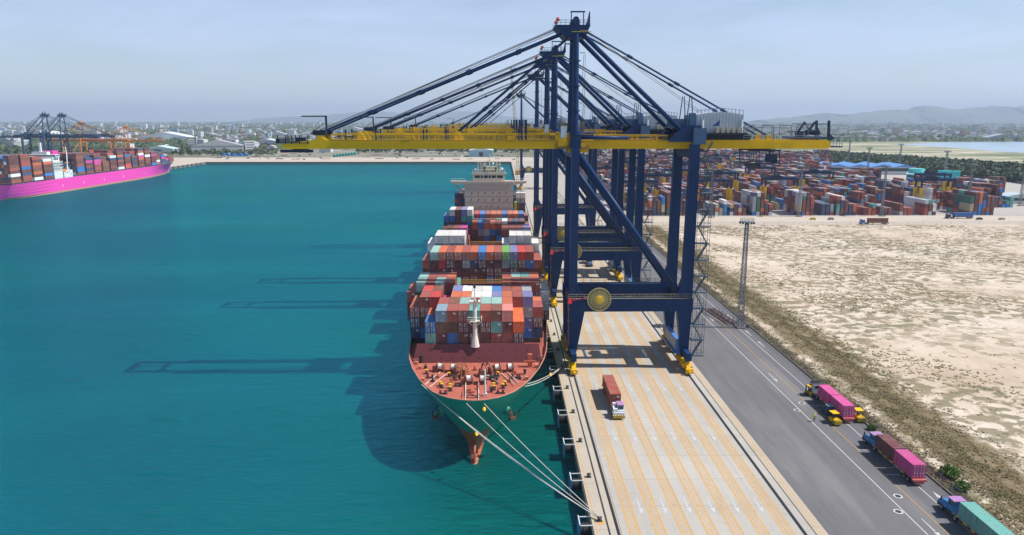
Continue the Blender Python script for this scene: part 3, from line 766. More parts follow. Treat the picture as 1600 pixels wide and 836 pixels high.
k = MB(); k.box(-.25,.25,-.5,-.1,17.0,17.9); k.tube((.6,-.6,14.0),(.6,-.6,14.9), .18, 8); k.tube((-1.3,-.6,9.4),(-1.3,-.6,10.3), .22, 8); k.tube((1.3,-.6,9.4),(1.3,-.6,10.3), .22, 8); split_build(k, 'mast_light', M_dark, fm)
M_frustd = mat('dark_rusty_anchor', (.09,.045,.03), .75, noise=.5, nscale=2)
# bulbous bow and anchors
k = MB(); k.tube((0,4.5,-4.1),(0,14,-4.3), .9, 14, r2=1.9); k.sphere((0,4.5,-4.1), .9, seg=14, rings=8, sz=1.1); k.beam((0,4.2,-3.2),(0,8.0,0.5), .5, 1.0)
k.build('bulbous_bow', M_boot, hull, smooth=True)
for s in (-1, 1):
    an = root('anchor', (6.7 if s > 0 else -6.7, 7.6, 6.0), s*.75); an.parent = hull; an.scale = (.72,.72,.72)
    if True:
        k = MB(); k.sphere((0,.3,.4), 1.15, seg=14, rings=8, sz=1.3); k.build('anchor_pocket', M_green, an, smooth=True)
        k = MB(); k.tube((0,-1.0,1.3),(0,-2.0,-1.0), .22, 8); k.box(-1.0,1.0,-2.5,-1.4,-1.5,-.7); k.beam((-1,-2,-1.2),(-1.3,-2.2,.8), .35, m=0); k.beam((1,-2,-1.2),(1.3,-2.2,.8), .35); k.build('anchor_fluke', M_frustd, an)
# superstructure
SY = 345.0-BOW
M_beige = mat('beige_superstructure', (.56,.45,.37), .6, noise=.15, nscale=.3, tint=(.60,.49,.41))
sp = root('superstructure', (-.7, SY, 10.3)); sp.parent = hull
k = MB(); k.box(-11.8,11.8,0,14,0,23.2); k.build('accommodation_block', M_beige, sp)
k = MB()
for z in (11.4,14.3,17.2,20.2): k.box(-11.7,11.7,-.06,-.02,z,z+.1)
split_build(k, 'deck_seam', mat('seam_brown', (.38,.29,.23), .7), sp)
k = MB()
for z, xs_ in ((18.6,(-8.3,-5.1,-1.8,2.0,5.2,8.4)),(15.2,(-8.6,-5.1,-1.8,2.0,5.2,8.9)),(12.0,(-4.3,-1,1.2,4.6))):
    for x in xs_: k.prism([(x+.3*math.cos(a*math.pi/4), z+.38*math.sin(a*math.pi/4)) for a in range(8)], 'y', -.09, -.01)
split_build(k, 'porthole', M_glass, sp)
k = MB()      # bridge wings
for s in (-1, 1):
    k.hexa([(s*11.8,0.5,22.4),(s*18.2,.5,23.2),(s*18.2,4,23.2),(s*11.8,4,22.4),(s*11.8,.5,24.2),(s*18.6,.5,24.3),(s*18.6,4,24.3),(s*11.8,4,24.2)])
    k.beam((s*11.8,2,17.8),(s*16.4,2,22.4), .5, .9)
k.box(-11.9,11.9,-.2,5,23.2,24.3); k.build('bridge_wing', M_beige, sp)
k = MB(); k.box(-7.8,7.8,1.0,9,24.3,27.6); k.box(-8.4,8.4,.5,9.4,27.6,27.95); k.box(-8.2,8.2,.6,.8,27.95,28.9); k.build('wheelhouse', mat('pale_wheelhouse_paint', (.66,.58,.46), .5), sp)
k = MB()
for x0, x1 in ((-6.8,-4.4),(-3.9,-2.9),(-2.3,-.5),(-.1,1.0),(1.4,3.4),(4.0,6.8)): k.box(x0,x1,.93,.99,25.8,27.0)
split_build(k, 'wheelhouse_window', M_glass, sp)
k = MB()
for x in (-5.3,-4.0,3.9,5.4): k.box(x-.35,x+.35,4.2,4.9,27.9,33.2)
k.box(-6.0,-3.4,4.0,5.1,33.2,33.6); k.box(3.4,6.0,4.0,5.1,31.8,32.2); k.box(-3.2,3.6,3.2,6.0,29.4,31.2); k.box(-4.4,4.4,4.0,4.5,28.0,29.2); k.tube((.3,4,27.9),(.3,4,37.5), .3, 8, r2=.18)
k.tube((-1.4,4,34),(2,4,34), .1, 5); k.tube((-1.0,4,35.8),(1.6,4,35.8), .1, 5); k.box(-2.9,-1.2,3,3.4,31.2,33); k.build('radar_mast', M_cream, sp)
k = MB(); k.sphere((6.3,3.5,30.0), .75); k.sphere((2.0,3.5,32.6), .65); k.sphere((-6.6,3,29.9), .4); k.box(-.6,.6,.3,.6,27.8,29.1); split_build(k, 'radome', M_white, sp)
k = MB(); k.box(-2.6,-1.7,2.9,3.2,29.0,31); k.box(3.0,3.8,2.9,3.2,29.0,30.8); k.box(-3.4,3.6,3.0,3.15,28.2,29.2); split_build(k, 'antenna_box', M_dark, sp)
k = MB()
for s in (-1, 1):
    for x in [s*(12+q*1.1) for q in range(7)]: k.tube((x,.5,24.4),(x,.5,25.5), .05, 4)
    k.tube((s*11.8,.5,25.5),(s*18.7,.5,25.5), .05, 4)
for x in [-7.8+q*1.3 for q in range(13)]: k.tube((x,.7,28.9),(x,.7,29.8), .05, 4)
k.tube((-7.8,.7,29.8),(7.8,.7,29.8), .05, 4); k.build('railing', M_offw, sp)
k = MB(); k.box(-4.5,4.5,16,24,0,27); k.box(-3.5,3.5,17,23,27,29.5); k.build('funnel', M_cream, sp)
k = MB(); k.box(12.6,13.8,1,4,2,14); k.build('pilot_ladder', mat('lime_paint', (.30,.42,.05), .6), sp)

# stern side: small fittings on the forecastle
fr = random.Random(8)
for (px, py) in ((676,596),(684,590),(712,594),(733,590),(747,607),(754,596),(768,612),(776,596),(796,596),(806,584),(812,592),(820,584),(735,612),(722,600),(665,575),(693,573),(742,578),(775,574)):
    x, y = dk_at(px, py); k = MB(); q = fr.random()
    if q < .4: k.box(-.35,.35,-.25,.25,0,.5); k.tube((0,0,.5),(0,0,1.0), .16, 8)
    elif q < .7: k.tube((0,0,0),(0,0,.9), .28, 10); k.tube((0,0,.9),(0,0,1.05), .42, 10)
    else: k.box(-.8,.8,-.5,.5,0,.35); k.box(-.5,.1,-.3,.3,.35,.8)
    k.build('deck_fitting', [M_rust, M_dark, M_oxide][fr.randrange(3)], hull, loc=(x, y, 10.5))
# ---- containers on the ship. columns run port (0) to quay side (14)
TH = 2.6
W = ['rust brown','maroon','brick red','rust brown','maroon','dark brown','orange','navy','grey','teal','blue','rust brown','maroon','white','dark green']
MIX = ['maroon','maroon','rust brown','rust brown','brick red','maroon','dark brown','rust brown','navy','maroon','grey','blue','teal','navy','maroon','rust brown']
bays = [ # y, length, base, heights, roof colours {col: colour}, second tier colours {col: (tier colours from the top)}
 (153.0,'20',11.6,[0,0,0,3,4,4,4,4,4,4,4,3,0,0,0], {3:'blue',4:'sky blue',5:'brick red',6:'brick red',7:'teal',8:'brick red',9:'rust brown',10:'salmon pink',11:'vivid orange'},
   {4:['dark brown','maroon'],5:['dark brown','blue'],6:['maroon','dark brown'],7:['maroon','maroon'],8:['maroon','maroon'],9:['teal','brick red'],10:['maroon','brick red'],11:['maroon'],3:['teal']}),
 (159.2,'20',11.6,[0,0,0,3,4,4,4,4,4,4,4,3,0,0,0], {3:'orange',4:'brick red',5:'rust brown',6:'pale teal',7:'brick red',8:'pale teal',9:'pale teal',10:'orange',11:'vivid orange'}, {}),
 (165.5,'20',11.6,[0,3,4,4,3,4,4,4,4,4,4,4,4,3,0], {1:'brick red',2:'brick red',3:'bright red',4:'magenta',5:'orange',6:'orange',7:'white',8:'white',9:'violet grey',10:'orange',11:'brick red',12:'violet grey',13:'brick red'},
   {1:['navy','navy'],2:['brick red','dark brown'],3:['bright red','maroon'],11:['maroon','maroon'],12:['grey','violet grey'],13:['dark brown','navy']}),
 (171.7,'20',11.6,[0,3,4,4,3,4,4,4,4,4,4,4,4,3,0], {1:'orange',2:'bright red',3:'rust brown',4:'magenta',5:'violet grey',6:'white',7:'white',8:'white',9:'blue',10:'brick red',11:'brick red',12:'grey',13:'orange'}, {}),
 (179.6,'20',12.0,[3,4,4,4,4,1,1,1,1,1,4,4,4,4,3], {0:'brick red',1:'pale teal',2:'brick red',3:'pale teal',4:'brick red',10:'orange',11:'brick red',12:'brick red',13:'brick red',14:'pale grey'},
   {0:['maroon','navy'],1:['dark green','maroon'],13:['maroon','navy'],14:['grey','maroon']}),
 (185.8,'20',12.0,[3,4,4,4,4,1,1,1,1,1,4,4,4,4,3], {0:'orange',1:'pale teal',2:'brick red',3:'brick red',4:'orange',10:'brick red',11:'pale teal',12:'teal',13:'orange',14:'pale teal'}, {}),
 (198.0,'40',11.6,[1,2,2,2,2,1,1,1,1,1,2,2,2,2,1], {}, {}),
 (216.4,'40',13.1,[3,4,4,4,4,4,4,4,4,4,4,4,4,4,3], {0:'brick red',1:'pale teal',2:'orange',3:'brick red',4:'orange',5:'brick red',6:'orange',7:'blue',8:'orange',9:'brick red',10:'green',11:'violet grey',12:'bright red',13:'brick red',14:'brick red'},
   {0:['maroon'],1:['maroon','maroon'],2:['bright red','maroon'],3:['maroon','maroon'],4:['maroon','maroon'],5:['grey','maroon'],6:['navy','maroon'],7:['maroon','maroon'],8:['maroon','maroon'],9:['maroon','dark brown'],10:['grey','maroon'],11:['dark green','maroon'],12:['dark brown','maroon'],13:['blue','maroon'],14:['maroon']}),
 (233.3,'40',13.0,[4,5,5,5,5,1,1,1,1,1,4,5,5,5,4], {0:'white',1:'white',2:'white',3:'white',4:'white',10:'white',11:'white',12:'white',13:'white',14:'white'}, {}),
 (247.0,'40',13.0,[3,4,5,5,5,1,1,1,1,1,5,5,5,5,3], {1:'maroon',2:'rust brown',3:'brick red',4:'magenta',10:'brick red',11:'brick red',12:'brick red',13:'violet grey'}, {}),
 (261.0,'40',12.0,[3,4,4,4,3,1,1,1,1,1,3,3,3,3,2], {}, {}),
 (286.8,'40',12.0,[3,3,3,3,3,4,4,4,4,4,3,3,3,3,2], {4:'maroon',5:'orange',6:'blue',7:'orange',8:'orange',9:'brick red',10:'white',11:'brick red',12:'navy',14:'magenta'}, 
   {5:['maroon','maroon'],6:['grey','maroon'],7:['grey','blue'],8:['blue','maroon'],9:['navy','blue'],4:['rust brown']}),
 (299.4,'40',13.3,[4,5,5,5,5,3,3,3,3,3,3,3,3,3,2], {0:'blue',1:'white',2:'rust brown',3:'violet grey',4:'white',10:'white',11:'maroon',12:'navy',13:'maroon',14:'magenta'}, {1:['blue','maroon'],2:['maroon'],3:['teal'],4:['teal']}),
 (313.0,'40',12.4,[2,3,3,3,3,4,4,4,4,4,4,4,4,4,2], {5:'bright red',6:'blue',7:'brick red',8:'orange',9:'orange',10:'blue',11:'orange',12:'orange',13:'blue'}, {}),
 (327.0,'40',12.4,[3,3,3,3,2,2,2,2,2,2,2,2,3,3,3], {}, {}),
 (372.0,'40',13.0,[5,5,4,3,3,0,0,0,0,0,3,3,4,5,5], {0:'navy',1:'maroon',13:'white',14:'white'}, {0:['bright red'],13:['grey','rust brown'],14:['grey','navy']}),
 (388.0,'40',13.0,[4,5,4,3,3,3,3,3,3,3,3,3,4,4,4], {}, {}),
 (404.0,'40',13.0,[3,3,3,3,3,3,3,3,3,3,3,3,3,3,3], {}, {})]
NB = len(bays); nlab = 0; rest = []
# row/height lookup to skip boxes buried on every visible side
def hgt(bi, c):
    if bi < 0 or bi >= NB or c < 0 or c > 14: return 0
    return bays[bi][3][c]
for bi, (y, ln, base, hs, top, sec) in enumerate(bays):
    for c, n in enumerate(hs):
        for q in range(n):
            tier = n-1-q                      # 0 = top
            gap_front = bi == 0 or (y - bays[bi-1][0]) > (6.4 if bays[bi-1][1] == '20' else 12.6)+1.5
            f_n = hgt(bi-1, c)
            roof_z = base + TH*(q+1)
            f_top = bays[bi-1][2] + TH*f_n if bi else 0
            # line of sight: hidden if a stack in front rises above the sight line to this box's top front edge
            vis_front = True
            if bi:
                for bj in range(bi):
                    yb = bays[bj][0] + (6.1 if bays[bj][1]=='20' else 12.2); 
                    cx = c
                    tb = bays[bj][2] + TH*hgt(bj, cx)
                    sight = CAMH - (CAMH-roof_z)*yb/y
                    if hgt(bj, cx) and tb > sight + .05: vis_front = False
            side_vis = (hgt(bi, c+1) <= q and c < 7 and c != 14) or (c == 14) or (hgt(bi, c-1) <= q and c > 8)
            if not (tier == 0 or vis_front or (side_vis and y < 300) or c in (0, 14)): continue
            if y > 320 and not (tier == 0 or c in (0,14) or vis_front): continue
            if tier == 0: col = top.get(c) or MIX[(c*5+bi*3+int(y))%16]
            elif c in sec and tier-1 < len(sec[c]): col = sec[c][tier-1]
            elif top.get(c) == 'white' and 230 < y < 240 and tier == 1: col = 'grey'
            else: col = MIX[rnd.randrange(16)]
            x = -25.05 + 2.5*c + 1.25
            if y > 296 or (nlab >= 288):
                rest.append((x0_ := -25.05+2.5*c, y, base+TH*q, 12.19 if ln == '40' else 6.06, col)); continue
            lab = '%s container in the %s bay, %s column from port, %s' % (col, ordn(bi+1), ordn(c+1), 'top tier' if tier == 0 else '%s tier down' % ordn(tier+1))
            rr = rnd.random()
            end = 'door' if rr < .34 else ('marked' if rr < .55 else 'plain')
            if y > 240: end = 'plain'
            container(ln, col, (x, y + (0 if ln == '40' else 0), base + TH*q), lab, 'containers stacked on the green ship', end, rnd.randrange(0,4) if end == 'door' else rnd.randrange(1,3)); nlab += 1
print('ship containers', nlab, len(rest))

# ------------------------------------------------------------------ quay cranes
# local frame: x = 0 on the seaside rail, +x inland (29.5 = landside rail), y along the quay, root at quay level
CRN = 29.5
def P(k, name, rt, colour=BLUE, m=None, smooth=False): return k.build(name, m or M_paint, rt, colour=colour, smooth=smooth)
def PS(k, name, rt, colour=BLUE, m=None): return split_build(k, name, m or M_paint, rt, colour=colour)
def rail(k, a, b_, n, h=1.1, r=.05):
    a, b_ = Vector(a), Vector(b_)
    for z in (h, h*.5): k.tube(a+Vector((0,0,z)), b_+Vector((0,0,z)), r, 4)
    for i in range(n+1):
        q = a.lerp(b_, i/n); k.tube(q, q+Vector((0,0,h)), r, 4)
def make_crane(detail=True):
    rt = root('quay_crane')
    F = 8.2
    for y in (-F, F):
        # portal legs
        k = MB(); k.hexa([(-.8,y-.8,3.0),(.8,y-.8,3.0),(.8,y+.8,3.0),(-.8,y+.8,3.0),(-1.1,y-.95,15.6),(3.0,y-.95,15.6),(3.0,y+.95,15.6),(-1.1,y+.95,15.6)])
        P(k, 'portal_leg', rt)
        k = MB(); k.hexa([(CRN-.8,y-.8,3.0),(CRN+.8,y-.8,3.0),(CRN+.8,y+.8,3.0),(CRN-.8,y+.8,3.0),(CRN-2.6,y-.95,15.6),(CRN+1.3,y-.95,15.6),(CRN+1.3,y+.95,15.6),(CRN-2.6,y+.95,15.6)])
        P(k, 'portal_leg', rt)
        k = MB(); k.box(-1.25,CRN+1.4,y-1.0,y+1.0,15.5,19.0)
        for x in [1+i*2.9 for i in range(10)]: k.box(x,x+.06,y-1.03,y-1.0,15.55,18.95)
        P(k, 'portal_beam', rt)
        # columns
        k = MB(); k.box(-.95,.95,y-.85,y+.85,18.9,57.0); k.hexa([(1.0,y-.9,19),(2.9,y-.9,19),(2.9,y+.9,19),(1.0,y+.9,19),(1.0,y-.9,23),(1.1,y-.9,23),(1.1,y+.9,23),(1.0,y+.9,23)])
        P(k, 'seaside_column', rt)
        k = MB(); k.hexa([(CRN-3.2,y-1,18.9),(CRN+1.2,y-1,18.9),(CRN+1.2,y+1,18.9),(CRN-3.2,y+1,18.9),(CRN-1.5,y-1,24),(CRN+1.2,y-1,24),(CRN+1.2,y+1,24),(CRN-1.5,y+1,24)])
        k.hexa([(CRN-1.5,y-1,24),(CRN+1.2,y-1,24),(CRN+1.2,y+1,24),(CRN-1.5,y+1,24),(CRN-1.1,y-1,58),(CRN+1.1,y-1,58),(CRN+1.1,y+1,58),(CRN-1.1,y+1,58)])
        if y < 0:
            for i in range(44): k.box(CRN+.2,CRN+.62,y-1.05,y-1.0,5+i*1.2 if i > 10 else 19.4+i*.4, 5.5+i*1.2 if i > 10 else 19.55+i*.4)
        P(k, 'landside_column', rt)
        k = MB(); k.tube((1.0,y,55.5),(CRN-2.4,y,20.3), .66, 14); P(k, 'diagonal_brace', rt, smooth=True)
        # mast column above the girder, apex
        k = MB(); k.tube((0,y*.86,57),(0,y*.55,84.5), .85, 16, r2=.68); k.box(-1.3,1.3,y*.86-1.1,y*.86+1.1,57,60.3); k.tube((0,y*.86,60.3),(0,y*.86,61.2), 1.5, 14)
        for z in (66, 72, 78): k.tube((0,y*(.86-.31*(z-57)/27.5),z),(0,y*(.86-.31*(z-57)/27.5),z+.3), 1.15, 14)
        P(k, 'mast', rt, smooth=False)
        k = MB(); k.tube((1.2,y*.52,84.8),(CRN-3.0,y*.80,61.2), .58, 14, r2=.58); k.sphere((CRN-3.0,y*.80,61.0), .95)
        P(k, 'back_leg', rt, smooth=True)
        k = MB(); k.tube((1.1,y*.86,59.6),(13.2,y*.86,59.6), .42, 12); P(k, 'tie_tube', rt, smooth=True)
        # trestle under the house
        k = MB(); k.hexa([(CRN-6.5,y*.86-.5,58.6),(CRN+2.2,y*.86-.5,58.6),(CRN+2.2,y*.86+.5,58.6),(CRN-6.5,y*.86+.5,58.6),(CRN-2.6,y*.86-.5,62.6),(CRN+1.6,y*.86-.5,62.6),(CRN+1.6,y*.86+.5,62.6),(CRN-2.6,y*.86+.5,62.6)])
        P(k, 'support_bracket', rt)
    # cross beams along the quay
    for x in (0, CRN):
        k = MB(); k.box(x-.7,x+.7,-F-5.2,F+5.2,3.4,5.4); P(k, 'sill_beam', rt)
        k = MB(); k.box(x-.9,x+.9,-F+.95,F-.95,54.6,56.6); P(k, 'cross_beam', rt)
        k = MB(); k.box(x-.7,x+.7,-F+1,F-1,16.2,18.6); P(k, 'cross_beam', rt)
        for s in (-1, 1):
            for e in (-3.2, 3.2):
                bo = root('bogie', (x, s*(F+.4)+e, 0)); bo.parent = rt
                k = MB(); k.hexa([(-.55,-2.4,1.2),(.55,-2.4,1.2),(.55,2.4,1.2),(-.55,2.4,1.2),(-.55,-1.0,3.0),(.55,-1.0,3.0),(.55,1.0,3.0),(-.55,1.0,3.0)])
                for q in (-1.9,-.7,.7,1.9): k.box(-.62,.62,q-.35,q+.35,.75,1.3)
                k.box(-.9,.9,s*2.6-.3,s*2.6+.3,.5,1.7); k.beam((0,s*2.5,1.0),(0,s*3.6,1.0), .5); k.box(-1.25,-.6,-.6,.6,1.3,2.5)
                P(k, 'bogie_frame', bo, YELC)
                k = MB()
                for q in (-2.0,-.72,.72,2.0): k.tube((-.22,q,.42),(.22,q,.42), .42, 12)
                P(k, 'wheel', bo, (.03,.03,.03))
    # equipment cabinet on the landside sill
    k = MB(); k.box(CRN-2.0,CRN-.9,-7.5,5.0,4.0,7.4); k.box(CRN-2.4,CRN-.6,-8.0,5.4,3.6,4.0); P(k, 'sill_cabinet', rt, (.07,.20,.50))
    k = MB(); k.box(CRN-2.05,CRN-2.0,-7.0,4.5,4.4,7.0); P(k, 'cabinet_panel', rt, (.35,.36,.38))
    # yellow box girders, boom and walkways
    for y in (-3.7, 3.7):
        k = MB(); k.box(3.4,64.3,y-.75,y+.75,56.8,59.0); k.prism([(64.3,56.8),(64.3,59.0),(65.1,58.3),(65.1,57.2)], 'y', y-.75, y+.75)
        k.prism([(3.4,56.8),(3.4,59.0),(1.0,59.0),(.8,58.2),(2.2,56.8)], 'y', y-.74, y+.74)
        P(k, 'girder', rt, YELC)
        k = MB(); k.prism([(-3.0,56.8),(-3.9,59.0),(-62,59.0),(-63.5,59.6),(-64.8,59.2),(-73.6,57.9),(-73.6,57.3),(-72.4,56.8)], 'y', y-.75, y+.75)
        P(k, 'boom', rt, YELC)
        # walkway with pipes
        yw = y + (-1.35 if y < 0 else 1.35)
        k = MB(); k.box(-61,-5,yw-.55,yw+.55,58.95,59.05); rail(k, (-61,yw-.5 if y<0 else yw+.5,59), (-5,yw-.5 if y<0 else yw+.5,59), 42)
        k.box(5,28,yw-.55,yw+.55,58.95,59.05); rail(k, (5,yw-.5 if y<0 else yw+.5,59), (28,yw-.5 if y<0 else yw+.5,59), 18)
        P(k, 'walkway', rt, (.20,.15,.06))
        k = MB(); k.box(-61,-3.5,y-.15,y+.15,60.25,60.6)
        for x in range(-60,-4,5): k.box(x-.12,x+.12,y-.12,y+.12,59,60.25)
        k.box(6,26,y-.15,y+.15,59.9,60.2)
        for x in (6,11,16,21,26): k.box(x-.12,x+.12,y-.12,y+.12,59,59.9)
        P(k, 'cable_tray', rt, YELC)
        k = MB()
        for x in (-64,-54,-29.5): k.hexa([(x-.9,y-.4,59),(x+1.6,y-.4,59),(x+1.6,y+.4,59),(x-.9,y+.4,59),(x-.3,y-.3,61.2),(x+.3,y-.3,61.2),(x+.3,y+.3,61.2),(x-.3,y+.3,61.2)])
        for x in (-42,-16,): k.box(x-.8,x+.8,y-.9,y-.3,59,59.9)
        PS(k, 'stay_bracket', rt, YELC)
        k = MB()
        for x in (-57.5,-50,-38,-32.4,-14,): k.box(x-.1,x+.25,y-.15,y+.15,59,61.6)
        k.box(-13.4,-13.0,y-.2,y+.2,59,64); k.box(-12.3,-11.9,y-.2,y+.2,59,64)
        PS(k, 'post', rt)
        # stays
        def stay(a, b_, r, nj, name):
            k = MB(); a, b_ = Vector(a), Vector(b_); k.tube(a, b_, r, 8)
            for i in range(1, nj+1):
                q = a.lerp(b_, i/(nj+1)); d = (b_-a).normalized()*.7; k.tube(q-d, q+d, r*1.7, 8)
            P(k, name, rt)
        stay((-1.6,y*.75,85.6), (-63.6,y,60.9), .25, 4, 'forestay')
        stay((-1.4,y*.75,84.2), (-29.5,y,60.9), .24, 3, 'forestay')
        stay((1.6,y*.75,85.8), (49.4,y,59.8), .23, 3, 'backstay')
        k = MB(); k.tube((-2.6,y*.6,86.6),(-66.5,y,60.4), .085, 5); k.tube((-3.2,y*.35,86.9),(-66.5,y*.6,60.4), .085, 5); k.tube((2.0,y*.3,86.2),(33,y*.4,65.6), .07, 5)
        P(k, 'hoist_rope', rt, (.16,.16,.17))
        k = MB(); k.box(48.6,50.2,y-.5,y+.5,59,60.2); PS(k, 'stay_bracket', rt, YELC)
        k = MB(); k.beam((CRN-1.4,y,61.5),(CRN-.6,y,69.9), .2); k.beam((CRN+.6,y,61.5),(CRN-.2,y,69.9), .2); P(k, 'stay_prop', rt)
    # hinge frames
    for y in (-4.2, 4.2):
        k = MB(); k.box(-2.9,.4,y-.5,y+.5,57.0,60.6); k.box(-6.5,-2.9,y-.4,y+.4,60.1,60.6); k.box(-1.5,3.6,y-.45,y+.45,55.9,56.9); k.box(-4.2,-3.2,y-1.6,y-.4,57.4,60.9)
        k.tube((-2.4,y-1.2,58.2),(-2.4,y-.2,58.2), .9, 10); k.tube((2.2,y-1.2,57.8),(2.2,y-.4,57.8), .7, 10)
        P(k, 'boom_hinge', rt, YELC)
    k = MB()
    for y in (-4.9, 4.9):
        k.beam((-5.2,y,61.4),(-2.4,y,58.6), .18); k.beam((1.6,y,64.5),(6.0,y,60.0), .18); k.box(-4.8,3.6,y-.5,y+.5,56.9,57.0)
        rail(k, (-4.8,y-.45,57), (3.6,y-.45,57), 8)
    k.box(1.2,2.4,-5.6,-4.4,60.3,63.6); P(k, 'access_stairs', rt, (.16,.17,.19))
    k = MB(); k.box(-3.6,-2.2,-6.9,-5.9,59.6,62.4); P(k, 'control_box', rt, (.62,.66,.70))
    # boom tip machinery
    k = MB(); k.box(-74.6,-66.5,-4.5,-3.6,58.2,58.4); k.box(-74.6,-66.5,3.6,4.5,58.2,58.4)
    for x in (-74.5,-72.5,-71,-69,-67): k.box(x,x+.2,-4.5,-4.3,58,60.2); k.box(x,x+.2,4.3,4.5,58,60.2)
    k.box(-74.9,-73.9,-4.4,4.4,58.2,59.3); k.box(-70,-67.5,-4.4,-3,58.4,59.6); k.beam((-74.5,-4.4,59.6),(-66.8,-4.4,60.4), .1); k.beam((-66,-4.4,60.6),(-62.6,-4.4,63.2), .12)
    k.box(-65.6,-62.4,-4.2,-2.6,60.2,61.4); k.box(-65.6,-62.4,2.6,4.2,60.2,61.4); k.box(-64.6,-63.8,-2.6,2.6,60.2,60.9); k.box(-63.3,-62.9,-.3,.3,61.0,65.0); k.box(-69.3,-62.9,-.3,.3,64.7,65.0)
    k.box(-74,-66,-4.2,-3.0,55.9,56.6); k.box(-73,-69,3,4.2,55.9,56.6)
    P(k, 'boom_tip_frame', rt, (.022,.03,.05))
    # apex
    k = MB(); k.hexa([(-2.6,-4.6,83.8),(2.4,-4.6,83.8),(2.4,4.6,83.8),(-2.6,4.6,83.8),(-5.2,-4.8,86.6),(3.4,-4.8,86.6),(3.4,4.8,86.6),(-5.2,4.8,86.6)])
    k.box(-1.0,.9,-3.5,3.5,86.6,88.0); k.tube((0,-3.6,88.0),(0,3.6,88.0), .75, 12)
    k.beam((-1.1,-2.8,86.6),(-1.1,-2.8,90.0), .22); k.beam((1.9,-2.8,86.6),(1.9,-2.8,90.0), .22); k.beam((-1.3,-2.8,89.9),(2.3,-2.8,89.9), .32)
    k.hexa([(2.6,-3,86.4),(3.6,-3,86.4),(3.6,-2,86.4),(2.6,-2,86.4),(3.3,-2.6,90.0),(3.5,-2.6,90.0),(3.5,-2.4,90.0),(3.3,-2.4,90.0)])
    k.beam((2.4,-2.5,86.0),(3.2,-2.5,88.0), .5)
    P(k, 'apex_head', rt)
    for y in (-4.9, 4.9):
        k = MB(); rail(k, (-5.0,y,86.6), (3.2,y,86.6), 7); P(k, 'apex_railing', rt, (.07,.09,.13))
    k = MB()
    for z in (62, 68, 74, 80): k.box(1.0,2.2,-4.9-(84-z)*.07,-3.9-(84-z)*.07,z,z+.08)
    for z in (64, 70, 76): k.beam((1.6,-5.2-(84-z)*.05,z-1.8),(1.9,-5.2-(84-z)*.05,z+3.6), .10); k.beam((2.2,-5.4,z-1.8),(2.3,-5.2,z+3.6), .08)
    k.box(-2.6,-1.0,-6,-4.6,82.0,82.15)
    PS(k, 'apex_platform', rt, (.07,.09,.13))
    k = MB(); k.sphere((-4.4,-3,88.1), .5); k.sphere((-4.4,3,88.1), .5); PS(k, 'warning_light', rt, (.60,.13,.06))
    k = MB(); k.box(-1.2,3.6,-5.0,-4.86,84.9,85.05); k.box(.6,2.6,-7.0,-6.9,85,85.1); P(k, 'apex_rail', rt, (.55,.40,.10))
    # machinery house
    k = MB(); prof = [(CRN+.6,60.8),(CRN+12.4,60.8),(CRN+12.4,65.2),(CRN+9.5,65.7),(CRN+6.5,65.9),(CRN+3.5,65.7),(CRN+.6,65.2)]
    k.prism(prof, 'y', -6.2, 6.2)
    P(k, 'machinery_house', rt, (.47,.51,.57))
    k = MB()
    for i in range(15): k.box(CRN+.8+i*.8,CRN+.92+i*.8,-6.30,-6.2,61.0,65.15+.55*(1-((.8+i*.8-6.5)/5.9)**2))
    P(k, 'house_cladding_rib', rt, (.33,.37,.43))
    k = MB(); k.prism([(CRN+4.7,62.5),(CRN+6.4,62.5),(CRN+6.4,63.9),(CRN+5.8,63.3)], 'y', -6.36, -6.31); P(k, 'house_emblem', rt, (.02,.06,.18))
    k = MB(); k.box(CRN-2.6,CRN+13.2,-7.6,7.6,60.3,60.75); k.box(CRN-6,CRN+15,-4.8,4.8,59.05,60.3); P(k, 'house_deck', rt, (.02,.025,.045))
    k = MB(); rail(k, (CRN-2.4,-7.5,60.75), (CRN+13,-7.5,60.75), 12)
    for x in [CRN+.8+i*.95 for i in range(13)]: zt = 65.2+.6*(1-((x-CRN-6.5)/5.9)**2); k.tube((x,-6.1,zt),(x,-6.1,zt+1.1), .07, 4)
    k.tube((CRN+.6,-6.1,66.2),(CRN+6.5,-6.1,66.8), .05, 4); k.tube((CRN+6.5,-6.1,66.8),(CRN+12.3,-6.1,66.2), .05, 4)
    rail(k, (CRN+13.2,-4.9,59), (62,-4.9,59), 14)
    for x0, x1 in ((42.6,45.2),(47.2,50.1),(51.6,54.7),(56.0,59.0)):
        k.beam((x0,-4.8,62.6),(x1,-4.8,62.6), .2); k.beam((x0,-4.8,59),(x0,-4.8,62.6), .12); k.beam((x1,-4.8,59),(x1,-4.8,62.6), .12); k.beam((x0,-4.8,62.0),(x1,-4.8,62.0), .12)
    k.beam((45.2,-4.8,62.1),(47.2,-4.8,62.1), .12); k.beam((50.1,-4.8,62.1),(51.6,-4.8,62.1), .12)
    P(k, 'house_railing', rt, (.16,.18,.22))
    k = MB()
    for i in range(5): k.box(CRN+5.4+i*1.35,CRN+6.2+i*1.35,-7.2,-6.35,60.8,62.1)
    PS(k, 'air_conditioner', rt, (.50,.45,.32))
    k = MB()
    for x in (CRN+2.0, CRN+11.8): k.tube((x,-6.9,60.8),(x,-6.9,64.0), .3, 10)
    PS(k, 'vent_pipe', rt, (.62,.64,.66))
    k = MB(); k.box(CRN-4.0,CRN-1.4,-5.4,5.4,62.3,64.2); k.box(CRN-1.2,CRN+.3,-6.8,-5.4,62.5,65.6); k.box(CRN-4.6,CRN+1,-6.0,6.0,61.9,62.2); k.box(CRN-.5,CRN+2.6,-8.8,-7.0,58,62); P(k, 'electrical_house', rt, (.06,.12,.22))
    # tail machinery
    k = MB()
